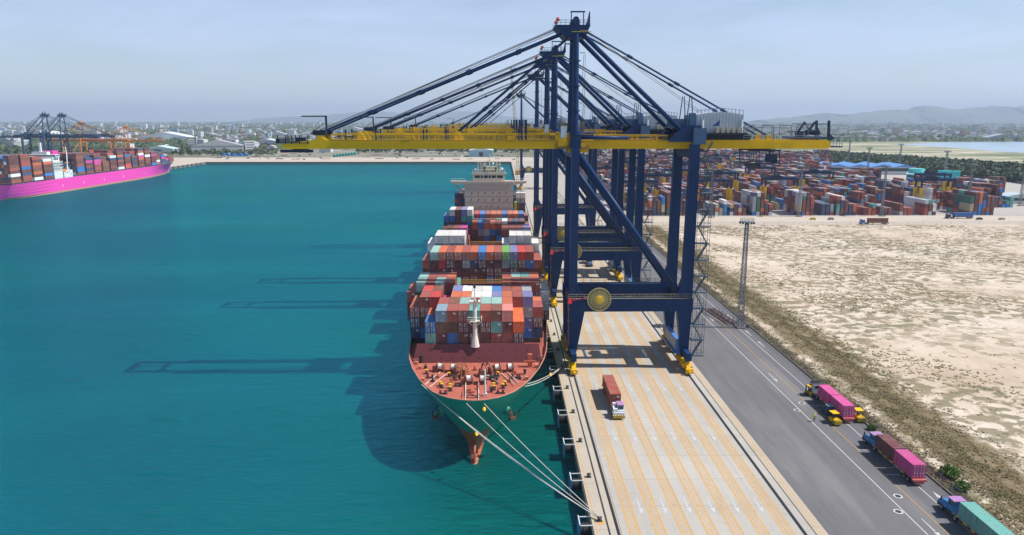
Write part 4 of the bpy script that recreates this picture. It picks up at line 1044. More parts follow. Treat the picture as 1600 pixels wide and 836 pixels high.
    for y in (-3,3): k.beam((59.0,y,60.0),(61.2,y,63.4), .4, .5); k.beam((61.2,y,63.4),(63.0,y,60.2), .2); k.beam((64.9,y*1.2,58),(64.5,y*1.2,63.8), .6, .7, w2=.4); k.beam((64.9,y*1.2,60),(65.8,y*1.2,59.2), .8)
    k.box(56,66,-4.4,4.4,59.2,59.7); k.tube((62,-3.2,60.8),(62,3.2,60.8), .7, 12); k.box(64.8,68.2,-4.4,4.4,57.1,57.4); rail(k, (65,-4.4,57.4), (68.2,-4.4,57.4), 4)
    k.beam((54.5,-3,61.0),(60,-3,61.0), .25); k.box(56.8,58.4,-3.6,-2,59.7,60.9); k.beam((58,-3.4,62.9),(64.4,-3.4,62.9), .2); k.beam((58,3.4,62.9),(64.4,3.4,62.9), .2)
    P(k, 'tail_winch_frame', rt, (.035,.055,.09))
    # trolley, cab and spreader
    tr = root('trolley', (47.5, 0, 0)); tr.parent = rt
    k = MB(); [k.box(-3.0,5.4,a-.2,a+.2,56.1,56.5) for a in (-3.7,3.7)]
    for x in (-2.8,-.8,2.4,5.0):
        for y in (-3.7,3.7): k.beam((x,y,56.1),(x+.2,y,53.2), .16)
    k.box(-3.2,5.6,-3.9,-3.0,53.0,53.2); k.box(-3.2,5.6,3.0,3.9,53.0,53.2); k.beam((-2.8,-3.8,53.9),(5.4,-3.8,53.9), .1); k.beam((2.6,-3.9,60.6),(2.6,-3.9,53), .12); k.beam((3.2,-3.9,60.6),(3.2,-3.9,53), .12)
    k.box(-3.2,-2.6,-3,3,53.0,53.3); k.box(5,5.6,-3,3,53,53.3); P(k, 'trolley_frame', tr, (.025,.035,.06))
    k = MB(); k.box(2.6,5.0,-2.4,-.4,53.3,55.4); P(k, 'operator_cab', tr, (.03,.05,.10))
    k = MB(); k.box(-2.2,1.2,-1.0,1.0,52.2,52.8); k.box(-1.9,.9,-2.6,2.6,52.0,52.3); P(k, 'spreader', tr, (.05,.05,.06))
    # cable reel on the portal beam
    rl = root('cable_reel', (6.6, -F-1.6, 18.9)); rl.parent = rt
    k = MB(); n = 40
    for q in range(n):
        a, b_ = 2*math.pi*q/n, 2*math.pi*(q+1)/n
        for rr, w in ((3.0,.16),(2.1,.07)): k.beam((rr*math.cos(a),0,rr*math.sin(a)),(rr*math.cos(b_),0,rr*math.sin(b_)), w)
        k.beam((.7*math.cos(a),0,.7*math.sin(a)),(3.0*math.cos(a),0,3.0*math.sin(a)), .13)
    P(k, 'reel_rim', rl, (.60,.52,.22))
    k = MB(); k.tube((0,-.5,0),(0,.5,0), .95, 16); k.tube((0,-.7,0),(0,.7,0), .5, 12); P(k, 'reel_hub', rl, (.72,.50,.04))
    k = MB(); k.tube((0,.12,0),(0,.3,0), 2.75, 24); P(k, 'cable_coil', rl, (.035,.035,.04))
    k = MB(); k.beam((-2.6,0,.6),(-7.6,0,-.4), .14); k.hexa([(-8.2,-.6,-.9),(-7.0,-.6,-.9),(-7.0,.6,-.9),(-8.2,.6,-.9),(-7.8,-.2,.4),(-7.3,-.2,.4),(-7.3,.2,.4),(-7.8,.2,.4)]); P(k, 'cable_guide', rl, (.60,.03,.06))
    # stair tower on the landside front column
    k = MB()
    x0, y0 = CRN+1.3, -F-1.4
    z = 3.4; s = 0
    while z < 55:
        k.box(x0,x0+3.4,y0,y0+2.0,z,z+.25)
        for yy in (y0, y0+2.0): k.beam((x0,yy,z+1.05),(x0+3.4,yy,z+1.05), .07)
        k.beam((x0+3.4,y0,z+1.05),(x0+3.4,y0+2,z+1.05), .07)
        for xx in (x0+.1,x0+1.7,x0+3.35): k.beam((xx,y0,z),(xx,y0,z+1.05), .07); k.beam((xx,y0+2,z),(xx,y0+2,z+1.05), .07)
        a = (x0+.5, x0+2.9) if s % 2 == 0 else (x0+2.9, x0+.5)
        for yy in (y0+.2, y0+.9): k.beam((a[0],yy,z+.05),(a[1],yy,z+4.25), .08, .22)
        for q in range(14): f = q/14; k.box(a[0]+(a[1]-a[0])*f-.12, a[0]+(a[1]-a[0])*f+.12, y0+.2, y0+.9, z+4.2*f, z+4.2*f+.04)
        k.beam((a[0],y0+.2,z+1.1),(a[1],y0+.2,z+5.2), .06)
        z += 4.25; s += 1
    for xx in (x0+.05,x0+1.7,x0+3.35):
        for yy in (y0,y0+2): k.beam((xx,yy,3.4),(xx,yy,56), .09)
    P(k, 'stair_tower', rt, (.10,.12,.15))
    for y in (-F-1.1, F+1.1):
        k = MB(); k.box(-1.3,CRN+2,y-.25,y+.25,19.0,19.05); rail(k, (-1.3,y,19.05), (CRN+1.6,y,19.05), 16, r=.045)
        P(k, 'beam_walkway', rt, (.30,.27,.16))
    k = MB(); k.tube((-1.2,-F-.95,5),(-1.2,-F-.95,18), .1, 6)
    for z in (7,10,13,16): k.box(-1.4,-.9,-F-1.1,-F-.8,z,z+.3)
    P(k, 'conduit', rt, (.35,.12,.10))
    k = MB(); k.box(20.2,24.4,-5.2,-2.6,3.2,3.3); 
    return rt
crane = make_crane()
YF = 184.3
crane.location = (18.25, YF, 0)
tag(crane, 'nearest blue quay crane with yellow boom and white machinery house, tallest in view', 'crane', 'blue and yellow quay cranes on the near quay')
for y, lab in ((251.5,'second nearest blue and yellow quay crane, its cable reel seen behind the nearest crane'),
               (291.5,'third blue and yellow quay crane along the near quay, beside the second'),
               (374.5,'fourth blue and yellow quay crane along the near quay, level with the ship bridge'),
               (668.0,'small distant blue and yellow quay crane standing alone far down the near quay')):
    c = copy_tree(crane); c.location = (18.25, y, 0); c['label'] = lab
# spreaders and hatch frames resting on the portal beam level of the near crane
# opposite quay cranes
def recol(paint, boom):
    def f(o):
        if o.type != 'MESH': return
        c = tuple(o.color[:3])
        if abs(c[0]-YELC[0]) < .01: o.color = (*boom, 1)
        elif c[2] < .2 or c == BLUE: o.color = (*paint, 1)
    return f
for x, y, s, pc, bc, lab in ((-476,756,.80,(.045,.10,.17),(.04,.08,.14),'slate blue quay crane behind the magenta ship, left of the pair'),
                     (-480,792,.80,(.045,.10,.17),(.04,.08,.14),'slate blue quay crane behind the magenta ship, right of the pair'),
                     (-480,826,.70,(.60,.24,.07),(.58,.22,.06),'orange quay crane just right of the slate blue pair'),
                     (-484,930,.64,(.60,.24,.07),(.58,.22,.06),'smaller orange quay crane at the far end of the opposite quay')):
    c = copy_tree(crane, None, recol(pc, bc)); c.location = (x, y, 0); c.rotation_euler = (0,0,math.pi); c.scale = (s*(.92 if s>.75 else 1), s, s); c['label'] = lab
    c['group'] = 'quay cranes on the opposite quay'

# pale yellow lattice crane far down the quay
rt = root('lattice_crane', (19.5, 842, 0)); tag(rt, 'tall pale yellow lattice boom crane leaning left far down the quay', 'crane')
k = MB(); k.box(-4,4,-3,3,.3,1.4); k.box(-3.5,4.5,-2.5,2.5,1.6,5); P(k, 'crane_body', rt, (.5,.35,.05))
k = MB(); a, b_ = Vector((0,0,4)), Vector((-9,0,124)); n = 26
for ex, ey in ((-1,-1),(1,-1),(1,1),(-1,1)): k.beam(a+Vector((ex*1.5,ey*1.5,0)), b_+Vector((ex*.6,ey*.6,0)), .5)
for i in range(n):
    f, g = i/n, (i+1)/n; w0, w1 = 1.5-.9*f, 1.5-.9*g; p, q = a.lerp(b_, f), a.lerp(b_, g)
    for s in (-1, 1): k.beam(p+Vector((-w0*s,-w0,0)), q+Vector((w1*s,-w1,0)), .28); k.beam(p+Vector((-w0*s,w0,0)), q+Vector((w1*s,w1,0)), .28)
P(k, 'lattice_boom', rt, (.62,.47,.20))
k = MB(); k.tube((-9,0,124),(6,0,5), .1, 4); P(k, 'pendant_rope', rt, (.2,.2,.2))

# ------------------------------------------------------------------ fenders, bollards, mooring lines
def make_fender():
    f = root('quay_fender'); tag(f, 'x', 'fender', 'fenders along the near quay face')
    k = MB(); k.box(-2.25,-1.95,-1.5,1.5,-3.0,.1); P(k, 'fender_panel', f, (.07,.16,.30))
    for a_, b__ in (((-2.2,-1.3,.0),(.1,-1.3,.05)),((-2.2,1.3,.0),(.1,1.3,.05)),((-2.1,-1.4,.2),(-2.1,1.4,.2))):
        k = MB(); k.beam(a_, b__, .15); k.build('fender_arm', M_white, f)
    k = MB(); k.tube((-1.95,0,-1.4),(-.24,0,-1.4), .95, 16, r2=1.1); k.tube((-1.4,0,-1.4),(-1.2,0,-1.4), 1.1, 16); k.build('rubber_cone', M_rubber, f)
    return f
fen = make_fender(); first = True
posn = ['nearest the bottom edge','second from the bottom edge','third from the bottom edge','fourth from the bottom edge','fifth from the bottom edge']
for i in range(-1, 30):
    y = 103.5 + 14.45*i
    if 150+20 < y < 425 and i > 5 and i % 1 == 0 and y < 420: pass
    c = fen if first else copy_tree(fen); first = False; c.location = (EDGE-.02, y, 0)
    c['label'] = ('steel framed rubber fender on the quay face, %s of the picture' % posn[i]) if 0 <= i < 5 else ('steel framed rubber fender hidden low on the quay face beside the green ship' if i > 4 else 'steel framed rubber fender just below the bottom edge of the picture')
k = MB(); k.box(-.4,.4,-.35,.35,0,.12); k.tube((-.05,0,.1),(-.05,0,.55), .2, 10); k.sphere((-.12,0,.6), .34, sz=.6, seg=10, rings=6); k.sphere((.18,.22,.5), .24, seg=8, rings=5)
bm0 = k.build('mooring_bollard', M_dark); first = True
for i in range(0, 48):
    y = 103.5 + 14.45*i; c = bm0 if first else bm0.copy()
    if not first: COL.objects.link(c)
    first = False; c.location = (15.75, y, .02)
    lab = ('black mooring bollard on the coping with four mooring lines tied round it' if i == 0 else 'black mooring bollard on the coping, %s from the bottom of the picture' % ordn(i+1) if i < 5 else 'black mooring bollard on the coping beyond the first crane leg')
    tag(c, lab, 'bollard', 'mooring bollards along the coping')
k = MB(); k.tube((0,0,0),(0,0,.012), .62, 20)
o = k.build('painted_pad', M_yline, loc=(15.9,103.1,.034)); tag(o, 'yellow painted patch under the roped mooring bollard', 'ground patch')
def rope(a, b_, sag, label, r=.07, group='mooring lines of the green ship'):
    a, b_ = Vector(a), Vector(b_); pts = []
    for i in range(25):
        f = i/24; p = a.lerp(b_, f); p.z -= 4*sag*f*(1-f); pts.append(p)
    k = MB(); k.path(pts, r, 6); o = k.build('mooring_line', M_rope, smooth=True); tag(o, label, 'mooring line', group); return o
B0 = (15.7, 103.5, .5)
def hullpt(u, s, z):
    t_ = (z+3.5)/(TOPZ+3.5); e = t_**.92; w = interp(WW,u)*(1-e)+interp(WD,u)*e; return (SX+s*w, BOW+u+interp(STEM,z)*max(0,1-u/60), z)
rope(B0, (SX-10.3, BOW+7.4, 11.9), 1.3, 'leftmost mooring line, running from the roped bollard to the port bow rim', .075)
rope((15.6,103.7,.4), (SX-10.6, BOW+7.9, 11.9), 1.0, 'second mooring line, close beside the leftmost one to the port bow', .075)
rope((15.8,103.8,.4), (SX-1.2, BOW-.1, 11.2), .9, 'mooring line from the roped bollard to the bow just left of the stem', .065)
rope((15.9,103.7,.5), (SX+2.2, BOW+.1, 11.0), .5, 'mooring line from the roped bollard to the bow fairlead right of the stem', .065)
B1 = (15.7, 103.5+14.45*5, .5)
rope(B1, (SX+10.7, BOW+9.7, 11.2), .6, 'upper of two short mooring lines from bow to quay by the crane leg', .07)
rope((15.6,175.3,.5), (SX+10.2, BOW+8.6, 11.1), .9, 'lower of two short mooring lines from bow to quay by the crane leg', .07)
for i, q in enumerate((.28, .07)):
    a = Vector(B0).lerp(Vector((SX-12.4,BOW+10,11)), .78-i*.01)
for i, (p, lab) in enumerate(((Vector((SX+2.2,BOW-.1,10.0)), 'yellow rat guard where a mooring line leaves the bow right of the stem'),
                  (Vector(B0).lerp(Vector((SX-9.8,BOW+7.7,11.3)), .66)+Vector((0,0,-1.5)), 'yellow rat guard on the leftmost mooring line in front of the hull'),
                  (Vector(B1).lerp(Vector((SX+11,BOW+10,11)), .40)+Vector((0,0,-.5)), 'yellow rat guard on the short mooring lines near the starboard bow'))):
    k = MB(); k.tube((0,0,-.05),(0,0,.05), .42, 12); o = k.build('rat_guard', M_yel, loc=p); o.rotation_euler = (1.2, 0, .9); tag(o, lab, 'rat guard', 'yellow rat guards on the mooring lines')

# ------------------------------------------------------------------ trucks
m, t, b, tc = nodes_mat('hazard_stripes', .5)
mp = N(t, 'ShaderNodeMapping'); mp.inputs['Rotation'].default_value = (0, R(45), 0); t.links.new(tc.outputs['Object'], mp.inputs['Vector'])
wv = N(t, 'ShaderNodeTexWave', i_Scale=.9); wv.bands_direction = 'X'; t.links.new(mp.outputs[0], wv.inputs['Vector'])
c = ramp(t, wv.outputs['Fac'], [(.48, (.02,.02,.02)), (.52, (.75,.5,.02))]); t.links.new(c, b.inputs['Base Color']); M_hazard = m
def wheel(parent, x, y, r=.52, w=.32, s=1):
    wl = root('wheel', (x, y, r)); wl.parent = parent
    k = MB(); k.tube((-w/2,0,0),(w/2,0,0), r, 16); k.build('tyre', M_rubber, wl)
    k = MB(); k.tube((-w/2-.02,0,0),(w/2+.02,0,0), r*.5, 12); k.build('rim', M_galv, wl)
    return wl
def tractor(rt, y0, body, roof, kind, fs=1):
    """cab unit: occupies y0..y0+5.2 with its nose towards +y"""
    k = MB(); k.box(-.5,.5,y0-1.2,y0+4.8,.62,.95); k.box(-1.15,1.15,y0+4.4,y0+4.9,.45,.95); k.box(-1.2,-.7,y0+.6,y0+2.0,.5,1.0); k.box(.7,1.2,y0+.6,y0+2.0,.5,1.0); k.build('chassis', M_dark, rt)
    if kind == 'hood':
        k = MB(); k.hexa([(-1.15,y0+2.4,.95),(1.15,y0+2.4,.95),(1.15,y0+4.9,.95),(-1.15,y0+4.9,.95),(-.95,y0+2.4,2.15),(.95,y0+2.4,2.15),(.85,y0+4.7,1.55),(-.85,y0+4.7,1.55)])
        P(k, 'hood', rt, body)
        k = MB(); k.box(-1.0,1.0,y0+.9,y0+2.5,.95,2.0); k.box(-.98,.98,y0+.95,y0+1.05,2.0,2.95)
        for x in (-.98,.88): k.box(x,x+.1,y0+2.3,y0+2.42,2.0,2.95)
        cab = P(k, 'cab', rt, body)
        k = MB(); k.box(-.9,.9,y0+1.06,y0+2.36,2.0,2.92); k.build('windscreen', M_glass, cab)
        k = MB(); k.box(-1.08,1.08,y0+.85,y0+2.6,2.95,3.1); P(k, 'cab_roof', cab, roof)
    elif kind == 'boxcab':
        k = MB(); k.box(-1.22,1.22,y0+2.0,y0+4.3,.85,2.9); cab = P(k, 'cab', rt, body)
        k = MB(); k.box(-1.05,1.05,y0+4.28,y0+4.34,1.9,2.75); k.box(-1.25,-1.2,y0+3.0,y0+4.0,1.9,2.6); k.box(1.2,1.25,y0+3.0,y0+4.0,1.9,2.6); k.box(-.9,.9,y0+1.96,y0+2.0,2.0,2.7); k.build('window', M_glass, cab)
        k = MB(); k.box(-1.2,1.2,y0+2.1,y0+4.2,2.9,3.02); k.box(-.9,.9,y0+3.4,y0+4.1,3.02,3.3); P(k, 'cab_roof', cab, roof)
    else:      # terminal tractor with a half cab and hazard bumper
        k = MB(); k.box(-1.2,1.2,y0+2.2,y0+4.6,.8,1.6); k.box(.25,1.15,y0+1.6,y0+4.3,1.6,2.3); k.box(.2,1.1,y0+1.8,y0+2.5,2.3,2.9); P(k, 'hood', rt, body)
        k = MB(); k.box(-1.2,.15,y0+1.6,y0+3.6,1.6,2.9); k.box(-1.2,.15,y0+3.6,y0+4.2,1.6,1.9); cab = P(k, 'cab', rt, body)
        k = MB(); k.box(-1.1,.05,y0+3.6,y0+3.66,1.95,2.85); k.box(-1.23,-1.19,y0+1.9,y0+3.4,1.95,2.8); k.box(.14,.18,y0+1.9,y0+3.4,2.0,2.8); k.build('windscreen', mat('teal_glass', (.01,.07,.08), .1), cab)
        k = MB(); k.box(-1.25,.2,y0+1.5,y0+3.8,2.9,3.05); P(k, 'cab_roof', cab, roof)
        k = MB(); k.box(-1.3,1.3,y0+4.6,y0+4.95,.4,1.05); k.build('bumper', M_hazard, rt)
        k = MB(); k.tube((1.35,y0+3.6,1.9),(1.35,y0+3.6,2.5), .12, 6); k.box(1.25,1.45,y0+3.5,y0+3.7,2.3,2.8); k.build('mirror', M_dark, rt)
    k = MB()
    for x in (-.9,.7): k.box(x,x+.2,y0+4.9,y0+4.96,.9,1.15)
    split_build(k, 'headlight', M_mark, rt)
    if kind != 'half':
        k = MB(); k.beam((-1.1,y0+3.2,2.0),(-1.55,y0+3.3,2.5), .05); k.box(-1.7,-1.5,y0+3.25,y0+3.35,2.1,2.7); k.beam((1.1,y0+3.2,2.0),(1.55,y0+3.3,2.5), .05); k.box(1.5,1.7,y0+3.25,y0+3.35,2.1,2.7); k.build('mirror', M_dark, rt)
    for x in (-1.0, 1.0): wheel(rt, x, y0+3.7); wheel(rt, x, y0+.2)
def trailer(rt, y0, y1, rear_red=True):
    tr = root('trailer', (0,0,0)); tr.parent = rt
    k = MB()
    for x in (-.55,.45): k.box(x,x+.12,y0,y1,.95,1.3)
    for i in range(9):
        y = y0+(y1-y0-.2)*i/8; k.box(-1.18,1.18,y,y+.18,1.12,1.28)
    k.box(-1.2,-1.1,y0,y1,1.15,1.28); k.box(1.1,1.2,y0,y1,1.15,1.28); k.box(-.9,-.75,y1-3.6,y1-3.3,.1,1.1); k.box(.75,.9,y1-3.6,y1-3.3,.1,1.1); k.build('trailer_frame', M_rust, tr)
    k = MB()
    for i in range(5):
        y = y0+2.6+i*1.9; k.box(-1.24,-1.19,y,y+.9,.95,1.2)
    split_build(k, 'side_marker', M_yel, tr)
    k = MB(); k.box(-1.2,1.2,y0-.55,y0,.9,1.25); k.box(-.8,.8,y0-.5,y0-.4,.45,.9); k.build('rear_bumper', mat('faded_red_paint', (.42,.10,.10), .6), tr)
    for y in (y0+1.3, y0+2.5):
        for x in (-1.0,1.0): wheel(tr, x, y)
def truck(x, y0, L_, body, roof, kind, label, face=1):
    rt = root('container_truck', (x, y0, 0.02)); tag(rt, label, 'truck')
    if face < 0: rt.rotation_euler = (0,0,math.pi)
    trailer(rt, 0, L_); tractor(rt, L_+.2, body, roof, kind); return rt
# lone truck on the apron, facing the camera
truck(25.3, 160.4, 12.6, (.62,.64,.68), (.40,.22,.42), 'half', 'white terminal tractor with violet roof and striped bumper driving on the concrete apron', -1)
container('40', 'brick red', (25.3, 148.0, 1.32), 'brick red container carried by the truck on the concrete apron', 'containers on trucks', 'marked', 1)
truck(74.4, 140.6, 12.5, (.60,.62,.64), (.05,.05,.06), 'boxcab', 'white cab truck with a pair of pink containers, attended by yellow forklifts')
container('20', 'magenta', (74.4, 140.7, 1.32), 'pink container with doors facing the camera, rear one on the white cab truck', 'containers on trucks', 'door', 0)
container('20', 'magenta', (74.4, 147.0, 1.32), 'pink container directly behind the white truck cab', 'containers on trucks', 'plain')
truck(74.2, 114.2, 12.7, (.06,.22,.42), (.36,.22,.42), 'hood', 'blue hooded truck with violet roof pulling a brown and a pink container')
container('20', 'magenta', (74.2, 114.3, 1.32), 'bright pink container at the rear of the middle parked truck', 'containers on trucks', 'door', 0)
container('20', 'maroon', (74.2, 120.7, 1.32), 'maroon brown container behind the blue cab of the middle parked truck', 'containers on trucks', 'plain')
truck(74.6, 89.4, 12.9, (.05,.20,.45), (.38,.20,.42), 'hood', 'blue hooded truck with violet roof at the bottom right, pulling a teal container')
container('40', 'teal', (74.6, 89.7, 1.32), 'long teal container on the truck in the bottom right corner', 'containers on trucks', 'plain')

# forklifts, little yellow machines with striped counterweights
def forklift(x, y, rz, label):
    f = root('forklift', (x, y, 0.02), rz); tag(f, label, 'forklift', 'yellow forklifts around the pink containers')
    k = MB(); k.hexa([(-.75,-1.5,.4),(.75,-1.5,.4),(.75,1.0,.4),(-.75,1.0,.4),(-.7,-1.3,1.25),(.7,-1.3,1.25),(.7,.9,1.05),(-.7,.9,1.05)]); P(k, 'body', f, YELC)
    k = MB(); k.box(-.85,.85,-2.0,-1.45,.35,1.2); k.build('counterweight', M_hazard, f)
    k = MB()
    for x_ in (-.68,.60):
        for y_ in (-.9,.75): k.beam((x_+.04,y_,1.1),(x_+.04,y_*.85,2.35), .08)
    k.box(-.2,.35,-.3,.2,1.1,1.5); k.build('cab_frame', M_dark, f)
    k = MB(); k.box(-.75,.75,-.95,.85,2.35,2.46); P(k, 'roof', f, YELC)
    k = MB(); k.box(-.5,-.38,1.05,1.2,.1,2.6); k.box(.38,.5,1.05,1.2,.1,2.6); k.box(-.55,.55,1.2,1.28,.3,.9); k.box(-.4,-.25,1.25,2.3,.1,.16); k.box(.25,.4,1.25,2.3,.1,.16); k.build('mast', M_dark, f)
    for a in (-.72,.72):
        for b_ in (-1.1,.75): wheel(f, a, b_, .36, .26)
p = at(1306,664,0); forklift(p.x, p.y+1.2, .08, 'yellow forklift left of the rear pink container, striped counterweight facing the camera')
p = at(1346,660,0); forklift(p.x-.2, p.y+1.4, -.05, 'yellow forklift right of the rear pink container, between it and the fence')
p = at(1269,620,0); forklift(p.x, p.y+1.0, 1.9, 'yellow forklift turned sideways beside the white truck cab, farthest of the three')
# dark blue terminal machine between the forklifts
p = at(1293,645,0); f = root('tow_tractor', (p.x, p.y, .02), .1); tag(f, 'small dark teal tow tractor in the shade beside the pink containers', 'tractor')
k = MB(); k.box(-.9,.9,-1.6,1.6,.4,1.2); k.box(-.7,.7,-1.5,-.2,1.2,2.1); P(k, 'body', f, (.03,.10,.14))
k = MB(); k.box(-.72,.72,-1.3,-.3,1.4,2.0); k.build('window', M_glass, f); k = MB(); k.box(-.8,.8,-1.6,-.1,2.1,2.2); P(k, 'roof', f, (.30,.42,.46))
for a in (-.85,.85):
    for b_ in (-1.0,1.0): wheel(f, a, b_, .42, .28)

# ------------------------------------------------------------------ people
M_skin = mat('skin', (.42,.24,.16), .6); M_cloth = mat('dark_teal_workwear', (.02,.06,.08), .8); M_helmet = mat('helmet_yellow', (.75,.62,.05), .4)
def person(x, y, rz, label):
    J = {'pel':(0,0,.95),'ch':(0,.02,1.35),'nk':(0,.02,1.50),'hd':(0,.0,1.66),'ls':(-.19,.02,1.42),'le':(-.27,.03,1.15),'lw':(-.25,-.12,.93),'lh':(-.25,-.18,.88),'rs':(.19,.02,1.42),'re':(.28,.05,1.15),'rw':(.24,-.10,.95),'rh':(.24,-.16,.90),
         'lp':(-.10,0,.9),'lk':(-.13,-.03,.5),'la':(-.14,.04,.09),'lf':(-.15,-.14,.04),'rp':(.10,0,.9),'rk':(.13,-.02,.5),'ra':(.15,.05,.09),'rf':(.16,-.13,.04)}
    E = [('pel','ch'),('ch','nk'),('nk','hd'),('ch','ls'),('ls','le'),('le','lw'),('lw','lh'),('ch','rs'),('rs','re'),('re','rw'),('rw','rh'),('pel','lp'),('lp','lk'),('lk','la'),('la','lf'),('pel','rp'),('rp','rk'),('rk','ra'),('ra','rf')]
    RR = {'pel':.15,'ch':.16,'nk':.07,'hd':.11,'ls':.08,'le':.055,'lw':.04,'lh':.045,'rs':.08,'re':.055,'rw':.04,'rh':.045,'lp':.10,'lk':.07,'la':.05,'lf':.045,'rp':.10,'rk':.07,'ra':.05,'rf':.045}
    nm = list(J); me = bpy.data.meshes.new('person'); me.from_pydata([J[n] for n in nm], [(nm.index(a), nm.index(b_)) for a, b_ in E], [])
    tmp = bpy.data.objects.new('tmp', me); COL.objects.link(tmp); sk = tmp.modifiers.new('s', 'SKIN')
    for i, n in enumerate(nm): me.skin_vertices[0].data[i].radius = (RR[n], RR[n]*.9); me.skin_vertices[0].data[i].use_root = (n == 'pel')
    tmp.modifiers.new('u', 'SUBSURF').levels = 1
    dg = bpy.context.evaluated_depsgraph_get(); m2 = bpy.data.meshes.new_from_object(tmp.evaluated_get(dg)); bpy.data.objects.remove(tmp)
    m2.materials.clear(); m2.materials.append(M_cloth); m2.materials.append(M_skin)
    for p_ in m2.polygons:
        p_.use_smooth = True; z = p_.center.z; p_.material_index = 1 if (z > 1.52 or (abs(p_.center.x) > .18 and z < .99 and z > .8)) else 0
    o = bpy.data.objects.new('person', m2); COL.objects.link(o); o.location = (x, y, .02); o.rotation_euler = (0,0,rz); tag(o, label, 'person')
    k = MB(); k.hexa([(-.20,-.15,.98),(.20,-.15,.98),(.20,.17,.98),(-.20,.17,.98),(-.23,-.15,1.46),(.23,-.15,1.46),(.23,.18,1.46),(-.23,.18,1.46)]); k.build('safety_vest', M_hv, o)
    k = MB(); k.sphere((0,0,1.73), .135, sz=.8); k.tube((0,-.02,1.70),(0,-.02,1.715), .17, 12); k.build('helmet', M_helmet, o, smooth=True)
    k = MB()
    for s in (-.04,.04): k.sphere((s,-.105,1.67), .014, seg=6, rings=4)
    k.build('eye', M_dark, o)
    return o
p = at(1272,658.5,0); person(p.x, p.y, -1.2, 'worker in yellow safety vest and helmet standing on the road left of the pink containers')

# ------------------------------------------------------------------ light masts
M_mastst = mat('weathered_mast_steel', (.13,.155,.19), .55, noise=.4, nscale=2)
def make_mast():
    r0 = root('light_mast'); tag(r0, 'x', 'light mast', 'tall lattice light masts')
    k = MB(); H = 33.5
    for ex, ey in ((-1,-1),(1,-1),(1,1),(-1,1)): k.beam((ex*.80,ey*.80,0),(ex*.42,ey*.42,H), .15)
    n = 22
    for i in range(n):
        z0, z1 = H*i/n, H*(i+1)/n; a, b_ = .80-.38*i/n, .80-.38*(i+1)/n
        for s in (-1, 1):
            k.beam((-a*s,-a,z0),(b_*s,-b_,z1), .09); k.beam((-a*s,a,z0),(b_*s,b_,z1), .09); k.beam((-a,-a*s,z0),(-b_,b_*s,z1), .09); k.beam((a,-a*s,z0),(b_,b_*s,z1), .09)
        k.beam((-b_,-b_,z1),(b_,-b_,z1), .08); k.beam((-b_,b_,z1),(b_,b_,z1), .08)
    k.build('lattice_tower', M_mastst, r0)
    k = MB(); k.tube((0,0,H),(0,0,H+.2), 2.1, 14); k.tube((0,0,H+.95),(0,0,H+1.05), 1.9, 14, m=0, cap=False)
    for i in range(12): a = i*math.pi/6; k.beam((2*math.cos(a),2*math.sin(a),H+.2),(2*math.cos(a),2*math.sin(a),H+1.05), .07)
    k.build('lamp_platform', M_mastst, r0)
    k = MB()
    for i in range(10): a = i*math.pi/5; k.box(2.1*math.cos(a)-.25,2.1*math.cos(a)+.25,2.1*math.sin(a)-.25,2.1*math.sin(a)+.25,H-.45,H)
    split_build(k, 'floodlight', M_dark, r0)
    k = MB(); k.box(-1.3,1.3,-1.3,1.3,0,.35); k.box(1.8,2.5,-.8,-.2,0,1.4); k.build('base', M_wall, r0)
    return r0
ms = make_mast(); first = True
MP = [(1156,512,'nearest lattice light mast, standing on the road edge beside the rusty trailer frames'),(1110,340,'lattice light mast at the yard front, just right of the near crane leg'),(1247,338.5,'lattice light mast at the yard front, first right of the road mast'),
      (1377,338,'lattice light mast at the yard front above the brown container truck'),(1510,334,'lattice light mast at the yard front beside the blue truck'),(1593,322,'lattice light mast at the far right edge of the yard'),
      (1474,290,'lattice light mast in front of the turquoise building'),(1325,258,'lattice light mast far back in the yard near the tree belt'),(1404,268,'distant lattice light mast left of the turquoise building'),(1354,280,'lattice light mast in the middle of the yard near the blue roofed shed')]
for px, py, lab in MP:
    p = at(px, py, 0); c = ms if first else copy_tree(ms); first = False; c.location = (p.x, p.y, 0); c['label'] = lab
    if py < 300: c.scale = (1.3,1.3,1)
# rusty skeletal trailer frames parked in a row beside the near mast
M_frame = mat('dark_rusty_frame', (.10,.06,.06), .75, noise=.4, nscale=2)
a, b_ = at(1150,508,0), at(1117,487,0)
for i in range(7):
    p = a.lerp(b_, i/6); f = root('trailer_frame', (p.x-1.8, p.y, .02), .1*((i%3)-1)+.1); 
    tag(f, ['nearest','second','third','middle','fifth','sixth','farthest'][i]+' rusty skeletal trailer frame in the row left of the light mast base' , 'trailer frame', 'rusty skeletal trailer frames parked on the road')
    k = MB()
    for x in (-2.0,-.2,1.8): k.box(x,x+.2,-1.2,1.2,.8,1.05)
    for y in (-1.2,0,1.1): k.box(-2.1,2.0,y,y+.16,.7,.85)
    k.beam((-2.1,-1.1,.8),(-2.3,-1.1,2.0), .12); k.beam((-2.1,1.1,.8),(-2.3,1.1,2.0), .12); k.beam((2.0,0,.9),(2.2,0,1.7), .14); k.build('frame', M_frame, f)
    for y in (-.9,.9): wheel(f, 1.0, y, .42, .3)

